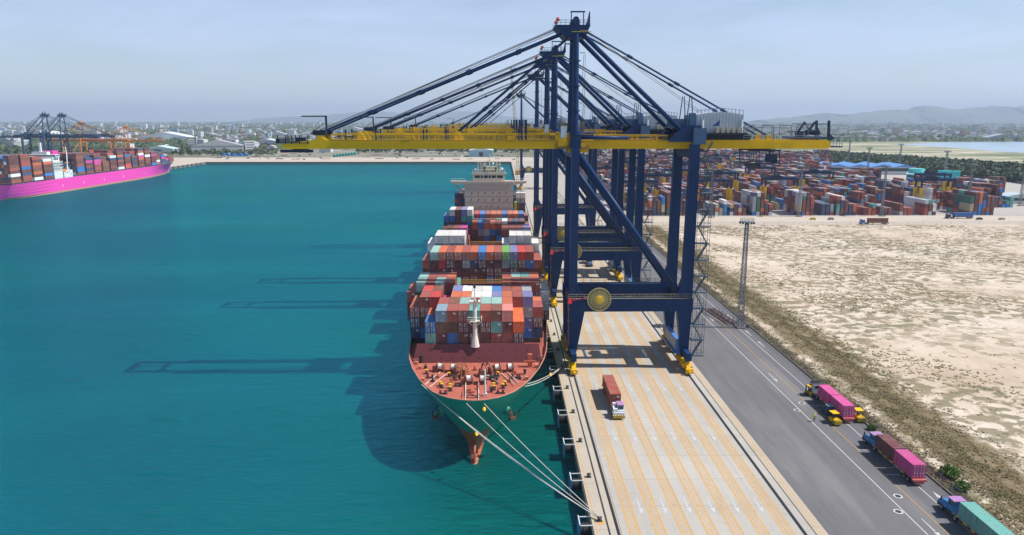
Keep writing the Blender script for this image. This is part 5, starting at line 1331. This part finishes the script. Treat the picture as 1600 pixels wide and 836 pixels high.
# small things on the apron: spreader, hatch box, red container chassis seen under the cranes
def small(name, lab, cat, loc, boxes, m, rz=0, group=None):
    k = MB()
    for bx in boxes: k.box(*bx)
    o = k.build(name, m, loc=loc); o.rotation_euler = (0,0,rz); tag(o, lab, cat, group); return o
p = at(914,415,0)
truck(p.x+2, p.y+14, 12.6, (.06,.10,.2), (.3,.3,.35), 'hood', 'dark blue tractor truck with a short container under the second crane', -1)
container('20', 'brick red', (p.x+2, p.y+3, 1.32), 'brick red container on the truck under the second crane', 'containers on trucks', 'plain')
for px, py, col, lab in ((1002,347,'tan','tan container on the ground beneath the cranes by the yard corner'),):
    q = at(px, py, 0); container('40', col, (q.x, q.y, .05), lab, 'loose containers on the quay', 'plain')

# ------------------------------------------------------------------ container yard
YP = ['navy','blue','pale grey','orange','brick red','orange','rust brown','maroon','maroon','brick red','rust brown','maroon','dark brown','orange','navy','navy','grey','pale grey','teal','blue','tan','navy','dark green','maroon','brick red','violet grey','rust brown','maroon','dark brown','rust brown','maroon','brick red','white','maroon','maroon','rust brown','maroon','dark brown','rust brown']
def box_stuff(k, x, y, z, l, col, along='y', w=2.44, h=2.55):
    j = rnd.uniform(.8,1.2); k.col = tuple(min(.85, c*j) for c in PAL[col]); g = .06
    if along == 'y': k.box(x+g, x+w-g, y+g, y+l-g, z, z+h)
    else: k.box(x+g, x+l-g, y+g, y+w-g, z, z+h)
    c_ = k.c[-5]; k.c[-5] = tuple(v*.86+.07 for v in c_)      # top face mixed slightly paler than the sides
yard = MB(); yr = random.Random(21); nyard = 0
fronts = [ # (image x left, heights per column, colour of front boxes)
 (1014,[5,5,4,5]),(1042,[6,6,4,6,4,2]),(1112,[3,3,2,4]),(1142,[3,3,3,2]),(1177,[6,6,6,4,3]),(1249,[6,6,6,5]),(1287,[3,3,3]),(1310,[5,5,4,3,3]),(1354,[2,2,3]),(1386,[2,2]),(1411,[3,2,2]),(1450,[4,4,3]),(1522,[5,6,6,6,5,5])]
blocks = []
x = 88
bx = []
while x < 540: bx.append(x); x += 27.5
front_boxes = []
last = ['maroon']
def yard_col(x, y, n, label=None):
    half = yr.random() < .4
    for q in range(n):
        if yr.random() < .55: last[0] = YP[yr.randrange(len(YP))]
        front_boxes.append((y, x, q, n, half, last[0]))
occ = set()
for px, hs in fronts:
    X = (px-784)/1100*476
    for i, n in enumerate(hs):
        x0 = X + i*2.85
        for row in range(2):
            nn = max(0, n - (yr.random() < .4) * yr.randrange(0, 2)) if row else n
            yard_col(x0, 474 + row*13.0, nn)
# deeper blocks: rows of blocks running away from the camera
for b0 in bx:
    y = 503
    while y < 1215:
        z_ = .978*y+12; ppx, ppy = 784+(b0+9)*1100/z_, 187+64*1100/.978/z_
        skip = yr.random() < .07 or (ppx > 1297 and ppy < 288) or ppx > 1580 or (1375 < ppx < 1540 and ppy < 303) or (ppx > 1500 and ppy < 305)
        base = yr.choice([3,4,5,5,6,6,5])
        if not skip:
            for i in range(6):
                n = max(0, min(6, base + yr.choice([-2,-1,0,0,0,1])))
                yard_col(b0 + yr.uniform(-.1,.1) + i*2.85, y, n)
        y += 13.0
        if yr.random() < .08 or (int((y-503)/13) % 11 == 10): y += 22
front_boxes.sort(key=lambda q: (q[0], -q[2]))
nind = 0
bayn = {}
for (y, x, q, n, half, col) in front_boxes:
    cx = x+1.22
    if False:
        key = round(x); 
        px = 784+cx*1100/480
        lab = '%s container at the front edge of the yard, %s up in the %s stack from the left' % (col, ['ground level','one','two','three','four','five','six'][q], None)
        bayn.setdefault(key, len(bayn)+1)
        near_ = bayn[key]
        lab = '%s container on the front edge of the yard, tier %d from the ground, %s' % (col, q+1, 'top of its stack' if q == n-1 else 'under other containers')
        blk = [i for i, (bpx, hs) in enumerate(fronts) if (bpx-784)/1100*476 - .1 <= x <= (bpx-784)/1100*476 + len(hs)*2.85+.1][0]
        ci = round((x-(fronts[blk][0]-784)/1100*476)/2.85)
        lab = '%s container in the %s block of the front yard row from the left, column %d, tier %d' % (col, ordn(blk+1), ci+1, q+1)
        container('40', col, (cx, y, .05+TH*q), lab, 'containers at the front of the yard', 'plain'); nind += 1
    else:
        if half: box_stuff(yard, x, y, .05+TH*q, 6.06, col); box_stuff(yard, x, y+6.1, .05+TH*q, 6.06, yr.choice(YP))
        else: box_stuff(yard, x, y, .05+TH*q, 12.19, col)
        nyard += 1
for px, py, col in ((1385,336,'grey'),(1410,337,'rust brown')):
    pass
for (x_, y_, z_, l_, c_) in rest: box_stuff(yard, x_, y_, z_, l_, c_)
print('yard', nyard, nind)

# rubber tyred gantries
def make_rtg():
    g = root('yard_gantry_crane'); tag(g, 'x', 'gantry crane', 'dark blue gantry cranes over the yard blocks')
    S = 24.0
    k = MB()
    for y in (-3.6,3.6): k.box(-.6,S+.6,y-.6,y+.6,20.4,22.2)
    for x in (-.5,S+.5): k.box(x-.5,x+.5,-3.6,3.6,20.6,21.8)
    P(k, 'girder', g, (.012,.030,.085))
    for x in (0, S):
        for y in (-3.6, 3.6):
            k = MB(); k.box(x-.55,x+.55,y-.45,y+.45,1.6,20.5); leg = P(k, 'leg', g, (.012,.030,.085))
            k = MB(); k.box(x-.95,x+.95,y-.85,y+.85,7.0,15.5); P(k, 'leg_guard', leg, YELC)
        k = MB(); k.box(x-.6,x+.6,-6,6,1.0,2.0)
        for y in (-5,-3.4,3.4,5): k.tube((x-.35,y,.8),(x+.35,y,.8), .8, 10)
        P(k, 'wheel_beam', g, (.03,.04,.07))
    k = MB(); k.box(7,12,-4.4,4.4,22.3,23.6); k.box(8,11,-2,2,23.6,24.4); P(k, 'trolley', g, (.02,.03,.05))
    k = MB(); k.box(12,14,-3.6,-1.8,17.6,20.2); P(k, 'operator_cab', g, (.35,.38,.42))
    k = MB(); k.box(6.5,12.7,-.6,.6,15.0,15.8); k.beam((7.5,0,15.8),(7.5,0,22), .1); k.beam((11.5,0,15.8),(11.5,0,22), .1); P(k, 'spreader', g, (.45,.08,.05))
    return g
rt_ = make_rtg(); first = True
RT = [(88,497,'at the front of the leftmost yard block'),(143,506,'at the front of the third yard block with yellow leg guards'),(198,523,'at the front of the fifth yard block'),(170.5,575,'in the fourth block behind the front gantries'),(308,512,'near the yard front beside the white workshop side'),(253,860,'far back right of the middle near the tree belt'),(308,930,'far back at the right end of the tree belt side'),(115.5,980,'very far back in the left half of the yard'),(170.5,1010,'very far back in the middle of the yard'),(363,1010,'farthest back and rightmost, before the mangrove trees'),(88,640,'over the leftmost yard block behind the crane legs'),(115.5,556,'over the second yard block, just right of the near crane leg'),(143,610,'behind the pale yellow containers in the third block'),(170.5,690,'in the middle of the yard under the crane trolley'),(198,742,'far back under the tail of the near crane'),(225.5,640,'left of the blue roofed shed, with bright yellow leg guards'),
      (253,585,'in front of the blue roofed shed, widest in view'),(335,560,'at the right side of the yard beside the turquoise building'),(143,800,'far back in the third yard block'),(115.5,740,'far back over the second yard block'),(88,860,'farthest back over the leftmost yard block'),(198,900,'farthest back in the middle of the yard'),(225.5,800,'behind the others near the tree belt')]
for x, y, lab in RT:
    c = rt_ if first else copy_tree(rt_); first = False; c.location = (x-3.2, y, .05); c['label'] = 'dark blue gantry crane '+lab

# yard trucks on the service road
def side_truck(px, py, body, contcol, label, clabel, s=1):
    p = at(px, py, 0); rt = root('container_truck', (p.x, p.y, .04), math.pi/2*s); tag(rt, label, 'truck')
    trailer(rt, 0, 12.4); tractor(rt, 12.6, body, (.5,.5,.5), 'boxcab')
    if contcol:
        v = Vector((0, .1, 0)); v.rotate(Euler((0,0,math.pi/2*s))); container('40', contcol, (p.x+v.x, p.y+v.y, 1.34), clabel, 'containers on trucks', 'plain', rz=math.pi/2*s)
side_truck(1386, 350.5, (.05,.28,.60), 'rust brown', 'blue cab truck driving left along the service road', 'rust brown container on the truck driving along the service road')
side_truck(1518, 341.5, (.03,.06,.12), 'blue', 'dark truck with a blue container parked on the service road at right', 'blue container on the dark truck at the right of the service road')
for i, px in enumerate((1270, 1298, 1530, 1565)):
    p = at(px, 343.5, 0); k = MB(); k.box(-1.9,1.9,-.8,.8,.4,1.0); k.box(-1.1,1.2,-.7,.7,1.0,1.5)
    o = root('parked_car', (p.x,p.y,.04)); tag(o, ['yellow small car on the service road below the yard front','second small car on the service road, grey','dark small car right of the blue truck','rightmost small pale car on the service road'][i], 'car', 'cars on the service road')
    P(k, 'body', o, [(.7,.5,.03),(.3,.3,.3),(.06,.07,.09),(.5,.5,.5)][i]); k = MB(); k.box(-1.0,1.1,-.72,.72,1.05,1.42); k.build('window', M_glass, o)
    for a in (-1.2,1.2):
        for b_ in (-.7,.7):
            k = MB(); k.tube((a,b_-.1,.32),(a,b_+.1,.32), .32, 10); k.build('wheel', M_rubber, o)

# yard buildings at right
def building(name, label, loc, w, d, h, wall, roofc, kind='flat', bands=0, rz=0, cat='building'):
    rt = root(name, loc, rz); tag(rt, label, cat)
    k = MB(); k.box(0,w,0,d,0,h); k.build('wall', mat('wall_paint', wall, .7, noise=.12, nscale=.2), rt)
    k = MB()
    rm = mat('roof_sheet', roofc, .5, noise=.15, nscale=.3)
    if kind == 'gable':
        n = max(1, round(w/28)); 
        for i in range(n):
            x0, x1 = w*i/n, w*(i+1)/n; k.prism([(x0,h),(x1,h),((x0+x1)/2,h+3.0)], 'y', -1, d+1)
    else: k.box(-.5,w+.5,-.5,d+.5,h,h+.7)
    k.build('roof', rm, rt)
    for i in range(bands):
        z = h*(i+.45)/bands; k = MB(); k.box(w*.03,w*.97,-.12,-.03,z,z+h/bands*.42); k.build('window', M_glass, rt)
    return rt
p = at(1414,292,0); bt = building('office_building', 'turquoise office building with long window bands at the right of the yard', (p.x,p.y,0), 34, 30, 12, (.12,.46,.50), (.34,.62,.66), 'flat', 3, -.55)
k = MB(); k.box(26,44,-8,-2,0,17); k.prism([(44,0),(44,17),(30,0)], 'y', -8.2, -2.1); k.build('stair_block', mat('bright_turquoise', (.04,.52,.58), .6, noise=.1, nscale=.2), bt)
k = MB(); k.prism([(32,2),(43.5,12),(43.5,9),(35,2)], 'y', -8.35, -8.22); k.build('yellow_stripe', M_yel, bt)
k = MB(); k.tube((8,16,12.7),(8,16,17), 7, 20); k.build('round_rooftop', mat('pale_turquoise', (.10,.52,.52), .5), bt)
p = at(1330,272,0); building('warehouse', 'long warehouse with bright blue gabled roofs behind the yard gantries', (p.x-30,p.y,0), 100, 60, 9, (.55,.56,.58), (.12,.28,.62), 'gable', 1, -.15, 'warehouse')
p = at(1560,318,0); building('workshop', 'low white workshop at the right edge of the yard', (p.x,p.y,0), 34, 14, 5, (.62,.62,.60), (.45,.55,.58), 'gable', 1, -.1, 'workshop')
p = at(958,250,0); building('warehouse', 'cream gabled warehouse partly hidden behind the crane braces', (p.x-12,p.y,0), 30, 40, 12, (.62,.60,.50), (.45,.42,.33), 'gable', 1, 0, 'warehouse')
# mangrove belt behind the yard
def clump(k, x, y, z, s, r, n=7):
    for _ in range(n):
        v = Vector((r.gauss(0,1), r.gauss(0,1), abs(r.gauss(0,.8)))).normalized()*s*r.uniform(.5,1); p = Vector((x,y,z+s*.25))+v
        a = Vector((r.gauss(0,1), r.gauss(0,1), r.gauss(0,.5))).normalized()*s*.5; b_ = a.cross(Vector((r.gauss(0,1), r.gauss(0,1), 1))).normalized()*s*.45
        k.poly([p-a-b_, p+a-b_*.6, p+a*.7+b_, p-a*.8+b_])
k = MB(); r = random.Random(31)
for _ in range(9000):
    f = r.random(); px = 1275 + f*420; py = 240 + f*30 + (r.random())*(13+f*14)
    p = at(px, py, 0); s = r.uniform(2.0,4.2); clump(k, p.x, p.y, r.uniform(1.5,4.5), s, r, 5)
tag(k.build('mangrove_wood', M_fol), 'belt of dark green mangrove trees behind the container yard', 'wood', kind='stuff')

# ------------------------------------------------------------------ magenta ship at the opposite quay
PX0, PX1 = -452.0, -417.5; PXC = (PX0+PX1)/2; PHB = (PX1-PX0)/2
M_mag = mat('magenta_hull_paint', (.82,.055,.40), .45, noise=.15, nscale=.05, tint=(.74,.05,.37))
ph = root('container_ship', (PXC, 606, 0)); ph.scale = (1, 1.015, 1); tag(ph, 'magenta hulled container ship berthed at the opposite quay on the left', 'ship')
k = MB(); us2 = [0,4,10,25,60,120,200,240,265,285,300,312,320,326,330,333]; zs2 = [-9,-3.5,-1.8,1,4,7,9.6]
Ld = 333
for side in (-1,1):
    b0 = len(k.v)
    for z in zs2:
        t_ = max(0,(z+3.5)/13.1)
        for u in us2:
            wd = PHB*(1 if u < 265 else max(0, 1-((u-265)/68.0)**2.6)); ww = PHB*(1 if u < 225 else max(0, 1-((u-225)/100.0)**1.5)) if u < 325 else 0
            if u < 60: ww *= .45+.55*(u/60)**.6
            if u < 60: e = t_**.75
            else: e = t_**1.7
            uu = u if u < 300 else 300+(u-300)*(.62+.38*t_)
            zz = z + (2.6*((u-250)/83)**2*t_ if u > 250 else 0)
            k.v.append((side*(ww*(1-e)+wd*e), uu, zz))
    for j in range(len(zs2)-1):
        for i in range(len(us2)-1):
            f = [b0+j*len(us2)+i, b0+j*len(us2)+i+1, b0+(j+1)*len(us2)+i+1, b0+(j+1)*len(us2)+i]; k.face(f if side > 0 else f[::-1], 1 if j < 2 else 0)
off = len(zs2)*len(us2)
for j in range(len(zs2)-1): k.face([j*len(us2), off+j*len(us2), off+(j+1)*len(us2), (j+1)*len(us2)], 1 if j < 1 else 0)
M_boot2 = mat('faded_boot_paint', (.42,.20,.14), .7)
k.build('hull', [M_mag, M_boot2], ph, smooth='keep')
k = MB(); pts = [(PHB*(1 if u < 265 else max(0, 1-((u-265)/68.0)**2.6))-.2, u) for u in us2]
for (x0,y0),(x1,y1) in zip(pts, pts[1:]):
    z0 = 9.2+(2.6*((y0-250)/83)**2 if y0 > 250 else 0); z1 = 9.2+(2.6*((y1-250)/83)**2 if y1 > 250 else 0)
    k.poly([(-x0,y0,z0),(x0,y0,z0),(x1,y1,z1),(-x1,y1,z1)])
k.build('deck', mat('grey_green_deck', (.12,.14,.14), .7), ph)
k = MB()
for u in range(4, 300, 4): k.box(PHB-1.6,PHB-.1,u,u+.3,9.3,11.2)
k.box(PHB-1.7,PHB-1.4,3,300,11.1,11.4); k.build('side_gallery', M_galv, ph)
dh = root('deckhouse', (2, 63, 9.3)); dh.parent = ph; dh.scale = (.88, .85, .84)
k = MB(); k.box(-15,15,0,12,0,24); k.box(-17,17.2,2,10,24,27); k.box(-8,8,3,9,27,30); k.box(-1,1,5,7,30,40); k.box(9,17,-3,12,0,9); k.build('house_block', M_white, dh)
k = MB(); k.box(-16,17.25,1.9,1.98,25,26.2); k.box(17.22,17.3,2.5,9.5,25,26.2)
for z in (3,6,12,15,18,21): 
    for y in (2,5,8): k.box(15.0,15.1,y,y+1.2,z,z+1.1)
split_build(k, 'window', M_glass, dh)
k = MB(); k.box(-6,6,16,26,0,26); k.build('funnel', M_white, dh); k = MB(); k.box(-6.1,6.1,15.9,26.1,26,30.5); k.build('funnel_band', M_mag, dh)
k = MB()
for z in (9,12,15,18): k.box(15,17.2,-3,14,z,z+.3); rail(k, (17.2,-3,z+.3), (17.2,14,z+.3), 6, r=.12)
k.beam((16.5,22,9),(13,30,27), .8); k.beam((13,30,27),(10,34,34), .5); k.build('deck_gallery', M_white, dh)
k = MB(); k.prism([(11.5,8.2),(12,10.2),(18,10.2),(19,8.2),(17,7),(13,7)], 'x', PHB-2.4, PHB-.2); k.build('lifeboat', M_orange, dh)
k = MB(); k.box(12.5,PHB-.3,14,30,0,8.5); k.build('white_locker', M_white, dh)
k = MB()
for y,z in ((17,5.4),(20,5.6),(23,6.0),(26,3.2)): k.box(PHB-.28,PHB-.2,y,y+1.4,z,z+1.2)
split_build(k, 'locker_opening', M_dark, dh)
k = MB(); 
for u in (70,104,140,178,226): k.box(PHB+.0,PHB+.08,u,u+.5,1.5,4.0)
split_build(k, 'draught_mark', M_mark, ph)
cols = ['rust brown','brick red','rust brown','navy','maroon','orange','rust brown','dark brown','brick red','navy','rust brown','maroon','rust brown','maroon','dark brown','rust brown','bright red','blue','magenta','white','maroon','brick red']
pr = random.Random(5)
pbays = [(2,9),(17,9),(32,8),(47,7),(98,8),(113,8),(128,7),(143,6),(158,7),(173,8),(188,6),(203,7),(218,8),(233,8),(248,6),(262,6),(277,5),(290,4),(304,3)]
for u, n in pbays:
    wcols = 14 if u < 262 else (12 if u < 285 else 10)
    prof = [max(1, n + pr.choice([0,0,0,-1])) for _ in range(wcols)]
    prof[-1] = max(1, n + pr.choice([0,-1,-1,0,-2])); prof[-2] = n
    for c in range(wcols):
        x = PXC - wcols*1.235 + c*2.47; z0 = 10.8 + (2.2*((u-250)/83)**2 if u > 250 else 0)
        for q in range(prof[c]):
            if not (c >= wcols-2 or q == prof[c]-1 or u == 2 or q > prof[c]-3): continue
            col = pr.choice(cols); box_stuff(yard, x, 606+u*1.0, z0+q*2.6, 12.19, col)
o = yard.build('stacked_containers', M_stuffc); o['kind'] = 'stuff'; o['label'] = 'stacked containers across the yard, on the magenta ship and around the green ship bridge'; o['category'] = 'containers'
# opposite quay edge fenders at the basin corner
k = MB(); k.box(-.9,0,-.8,.8,-3,.3)
fd = k.build('quay_fender', M_rubber); first = True
for i in range(11):
    c = fd if first else fd.copy()
    if not first: COL.objects.link(c)
    first = False; c.location = (OPX+.9, 935+i*15, 0); tag(c, 'dark block fender on the opposite quay beyond the magenta ship', 'fender', 'dark fenders on the opposite quay')

# ------------------------------------------------------------------ far quay: sheds, tanks, stockpiles
def simple(name, boxes, col, loc, label, cat, group=None, m=None, rz=0):
    k = MB()
    for q in boxes: k.box(*q)
    o = k.build(name, m or M_paint, loc=loc, colour=col); o.rotation_euler = (0,0,rz); tag(o, label, cat, group); return o
def shed(px, py, w, d, h, wall, roofc, label, door=True, rz=0):
    p = at(px, py, 0); rt = root('shed', (p.x, p.y, 0), rz); tag(rt, label, 'shed')
    k = MB(); k.box(0,w,0,d,0,h); P(k, 'wall', rt, wall)
    k = MB(); k.prism([(-1,h),(w+1,h),(w/2,h+w*.10)], 'y', -1, d+1); P(k, 'roof', rt, roofc)
    if door: k = MB(); k.box(w*.42,w*.58,-.1,-.02,0,h*.72); k.build('door', M_dark, rt)
shed(733,245,42,50,11,(.30,.48,.58),(.50,.62,.68),'pale blue gabled shed on the far quay behind the ship bridge')
shed(366,234,40,45,14,(.50,.58,.62),(.58,.64,.68),'white shed with dark doorway near the left basin corner')
shed(400,231,46,40,16,(.56,.60,.64),(.60,.64,.68),'larger white shed right behind the doorway shed')
shed(640,236,80,30,8,(.50,.50,.50),(.62,.62,.62),'long low grey shed behind the teal tanks', False)
shed(835,231,120,40,10,(.55,.56,.58),(.66,.68,.70),'long white warehouse far behind the row of cranes', False)
shed(215,222,150,60,14,(.60,.60,.58),(.66,.68,.70),'very long white warehouse behind the orange cranes', False)
shed(38,221,120,60,18,(.62,.62,.62),(.70,.70,.70),'big white warehouse behind the slate blue cranes', False)
shed(222,240,60,30,9,(.50,.60,.62),(.50,.66,.70),'pale teal roofed shed beyond the magenta ship bow', False)
tk = None
for i in range(8):
    p = at(523+i*4.5, 245.5-i*.55, 0); k = MB(); k.tube((0,-4,2.4),(0,4,2.4), 2.4, 12)
    c = k.build('storage_drum', M_paint, loc=(p.x,p.y,0), colour=(.02,.26,.24)) if tk is None else tk.copy()
    if tk is None: tk = c
    else: COL.objects.link(c); c.location = (p.x,p.y,0)
    tag(c, 'teal storage drum in the row on the far quay, %s from the left' % ordn(i+1), 'drum', 'teal storage drums on the far quay')
for i, (x0, w) in enumerate(((345,8),(352,7),(360,9),(370,9),(380,8))):
    p = at(x0, 243.5, 0); k = MB(); ww = w*1.15; k.prism([(0,0),(ww,0),(ww,2.6),(ww*.6,4.4+i%2),(ww*.2,3.6)], 'y', -3, 3)
    o = k.build('tarpaulin_stack', M_paint, loc=(p.x,p.y,0), colour=(.02,.17,.52)); tag(o, 'blue tarpaulin covered stack on the far quay, %s from the left' % ordn(i+1), 'covered stack', 'blue tarpaulin stacks')
r = random.Random(77)
gk = [('dark vehicle parked on the sandy far quay','vehicle',(.05,.05,.06),(4,2,2)),('rusty steel stockpile lying on the far quay','stockpile',(.28,.14,.10),(14,5,1.3)),('pale timber stack on the far quay','timber stack',(.50,.42,.32),(9,3,1.6)),('grey concrete block pile on the far quay','block pile',(.33,.33,.33),(6,4,1.8)),('white container cabin on the far quay','cabin',(.62,.64,.66),(6,2.5,2.6))]
for i in range(75):
    lab, cat, col, (w,d,h) = gk[r.choice([0,0,1,1,1,2,3,3,4])]
    px = r.uniform(285, 800); p = at(px, r.uniform(237.5, 250), 0)
    if p.y < FARY+4: p.y = FARY+4+r.random()*30
    bx_ = [(0,w,0,d,0,h*.6),(w*.15,w*.8,d*.1,d*.9,h*.6,h)] if cat != 'stockpile' else [(w*a/5+.1,w*(a+1)/5-.1,r.uniform(0,1),d-r.uniform(0,1),0,h*r.uniform(.5,1)) for a in range(5)]
    simple(cat.replace(' ','_'), bx_, col, (p.x,p.y,0), lab, cat, cat+'s scattered on the far quay', rz=r.uniform(-.4,.4))
# slender pylons and tower cranes over the far quay
for i, (px, py, top, col, lab) in enumerate(((307,238,203,(.10,.10,.12),'dark slender pylon near the left basin corner'),(396,234,203,(.42,.06,.05),'red lattice crawler crane leaning left over the far sheds'),(410,236,215,(.45,.12,.08),'shorter red derrick beside the far white shed'))):
    p = at(px, py, 0); d = p.y; H = CAMH + (187-top)*.978*(d*1.0)/1100; k = MB(); lean = (-28 if i == 1 else (-6 if i == 2 else 0))
    for ex in (-1,1):
        for ey in (-1,1): k.beam((ex*1.2,ey*1.2,0),(ex*.4+lean,ey*.4,H), .45)
    n = 16
    for q in range(n):
        f, g = q/n, (q+1)/n
        for s in (-1,1): k.beam((-(1.2-.8*f)*s+lean*f,-(1.2-.8*f),H*f),((1.2-.8*g)*s+lean*g,-(1.2-.8*g),H*g), .25)
    o = k.build('pylon' if i == 0 else 'derrick_crane', M_paint, loc=(p.x,p.y,0), colour=col); tag(o, lab, 'pylon' if i == 0 else 'crane')

# ------------------------------------------------------------------ hazy town and trees
def land_ok(x, y):
    return y > FARY+120 or (x < OPX-165)
r = random.Random(99)
HC = [(.56,.57,.57),(.50,.49,.47),(.38,.41,.44),(.42,.29,.24),(.48,.52,.57),(.30,.30,.30),(.20,.30,.45),(.62,.63,.65)]
kinds = []
defs = [(18,12,6,'small white gabled house in the hazy town beyond the basin','house',0),(36,18,8,'low pale shed in the hazy town beyond the basin','shed',4),(14,12,14,'pale block of flats rising over the hazy town','block of flats',7),(70,30,9,'wide factory hall in the hazy town beyond the basin','factory hall',2),(20,14,6,'red roofed house in the hazy town beyond the basin','house',3)]
for w, d, h, lab, cat, ci in defs:
    k = MB(); k.col = HC[ci if ci != 3 else 0]; k.box(-w/2,w/2,-d/2,d/2,0,h)
    k.col = HC[ci]
    if cat != 'block of flats': k.prism([(-w/2-.5,h),(w/2+.5,h),(0,h+w*.12)], 'y', -d/2-.5, d/2+.5)
    else: k.col = (.10,.11,.13); [k.box(-w/2+1,w/2-1,-d/2-.1,-d/2,z,z+1.2) for z in (2.5,5.5,8.5,11.5)]
    kinds.append((k.build(cat.replace(' ','_'), M_stuffc, smooth='keep'), lab, cat))
used = set(); n = 0
spots = []
while len(spots) < 285:
    px = r.uniform(-10, 1610); py = 190 + 48*(r.random()**1.1)
    p = at(px, py, 0)
    if p.y < FARY+140 and p.x > OPX-170: continue
    if p.x > 250 and p.y < 2150: continue
    if p.y > 6500: continue
    spots.append(p)
for p in spots:
    i = r.choice([0,0,0,1,1,2,3,4,4]); src, lab, cat = kinds[i]
    if i not in used: o = src; used.add(i)
    else: o = src.copy(); COL.objects.link(o)
    o.location = (p.x, p.y, -.05); o.rotation_euler = (0,0,r.uniform(-.6,.6)); s = r.uniform(.8,1.4); o.scale = (s,s,s*r.uniform(.8,1.2)); tag(o, lab, cat, cat+'s of the hazy town' if cat != 'house' else lab.split(' in ')[0]+'s of the hazy town')
for i, (src, lab, cat) in enumerate(kinds):
    if i not in used: bpy.data.objects.remove(src)
k = MB()
for _ in range(9000):
    px = r.uniform(-60, 1660); py = 188.6 + 34*(r.random()**1.6)
    p = at(px, py, 0)
    if p.y > 15000 or p.y < 1300: continue
    if p.x > 250 and p.y < 2200: continue
    sc_ = 1 + p.y/4000
    w, d, h = r.uniform(8,26)*sc_, r.uniform(8,16)*sc_, r.uniform(4,9)*(1+p.y/9000)
    if r.random() < .03: h *= 3; w *= .6
    k.col = r.choice(HC); k.box(p.x-w/2,p.x+w/2,p.y-d/2,p.y+d/2,-.05,h)
o = k.build('distant_town', M_stuffc, smooth='keep'); tag(o, 'distant town of pale roofs fading into the haze', 'town', kind='stuff')
k = MB()
for _ in range(10000):
    px = r.uniform(-60, 1660); py = 188.4 + 44*(r.random()**1.6)
    p = at(px, py, 0)
    if p.y > 16000 or p.y < 1260: continue
    if p.x > 250 and p.y < 2100: continue
    if math.sin(p.x*.003+p.y*.0021)+math.sin(p.y*.004-p.x*.0013) < -.2 and r.random() < .7: continue
    s = r.uniform(5,13)*(1+p.y/5000)
    for q in range(3):
        a = r.uniform(0,3.14); dx, dy = math.cos(a)*s, math.sin(a)*s*1.4
        ox, oy = r.uniform(-s,s), r.uniform(-s,s); h = min(26, s*r.uniform(.6,1.0))
        b = len(k.v); k.v += [(p.x+ox-dx,p.y+oy-dy,-.05),(p.x+ox+dy,p.y+oy-dx,-.05),(p.x+ox+dx,p.y+oy+dy,-.05),(p.x+ox-dy,p.y+oy+dx,-.05),(p.x+ox-dx*.3,p.y+oy,h),(p.x+ox+dx*.3,p.y+oy+dy*.2,h*.9)]
        for f in ((0,1,5,4),(1,2,5),(2,3,4,5),(3,0,4)): k.face([b+i for i in f])
o = k.build('distant_trees', M_fol); tag(o, 'dark green tree cover between the buildings of the distant town', 'trees', kind='stuff')
# near bushes on the far shore strip at left behind the ship
k = MB()
for _ in range(1500):
    p = at(r.uniform(-40, 430), r.uniform(226, 243), 0)
    if p.x > OPX-172 and p.y < FARY+132: continue
    clump(k, p.x, p.y, 1, r.uniform(3,6), r, 6)
for _ in range(500):
    p = at(r.uniform(560, 950), r.uniform(231, 239), 0); 
    if p.y > FARY+100: clump(k, p.x, p.y, 1, r.uniform(3,6), r, 6)
tag(k.build('shore_bushes', M_fol), 'dark bushes and scrub behind the quays around the basin', 'bushes', kind='stuff')

# ------------------------------------------------------------------ haze
hz = MB(); hz.box(-21900, 21900, -4000, 22500, -12, 460)
M_hz = bpy.data.materials.new('haze_air'); M_hz.use_nodes = True; t = M_hz.node_tree; t.nodes.clear()
oo = t.nodes.new('ShaderNodeOutputMaterial'); pv = t.nodes.new('ShaderNodeVolumePrincipled')
pv.inputs['Color'].default_value = (.64,.79,1.0,1); pv.inputs['Density'].default_value = 9.0e-5; pv.inputs['Anisotropy'].default_value = .1
t.links.new(pv.outputs[0], oo.inputs['Volume'])
o = hz.build('haze', M_hz); o['kind'] = 'stuff'; o['label'] = 'pale blue haze over the harbour and the distant land'; o['category'] = 'haze'
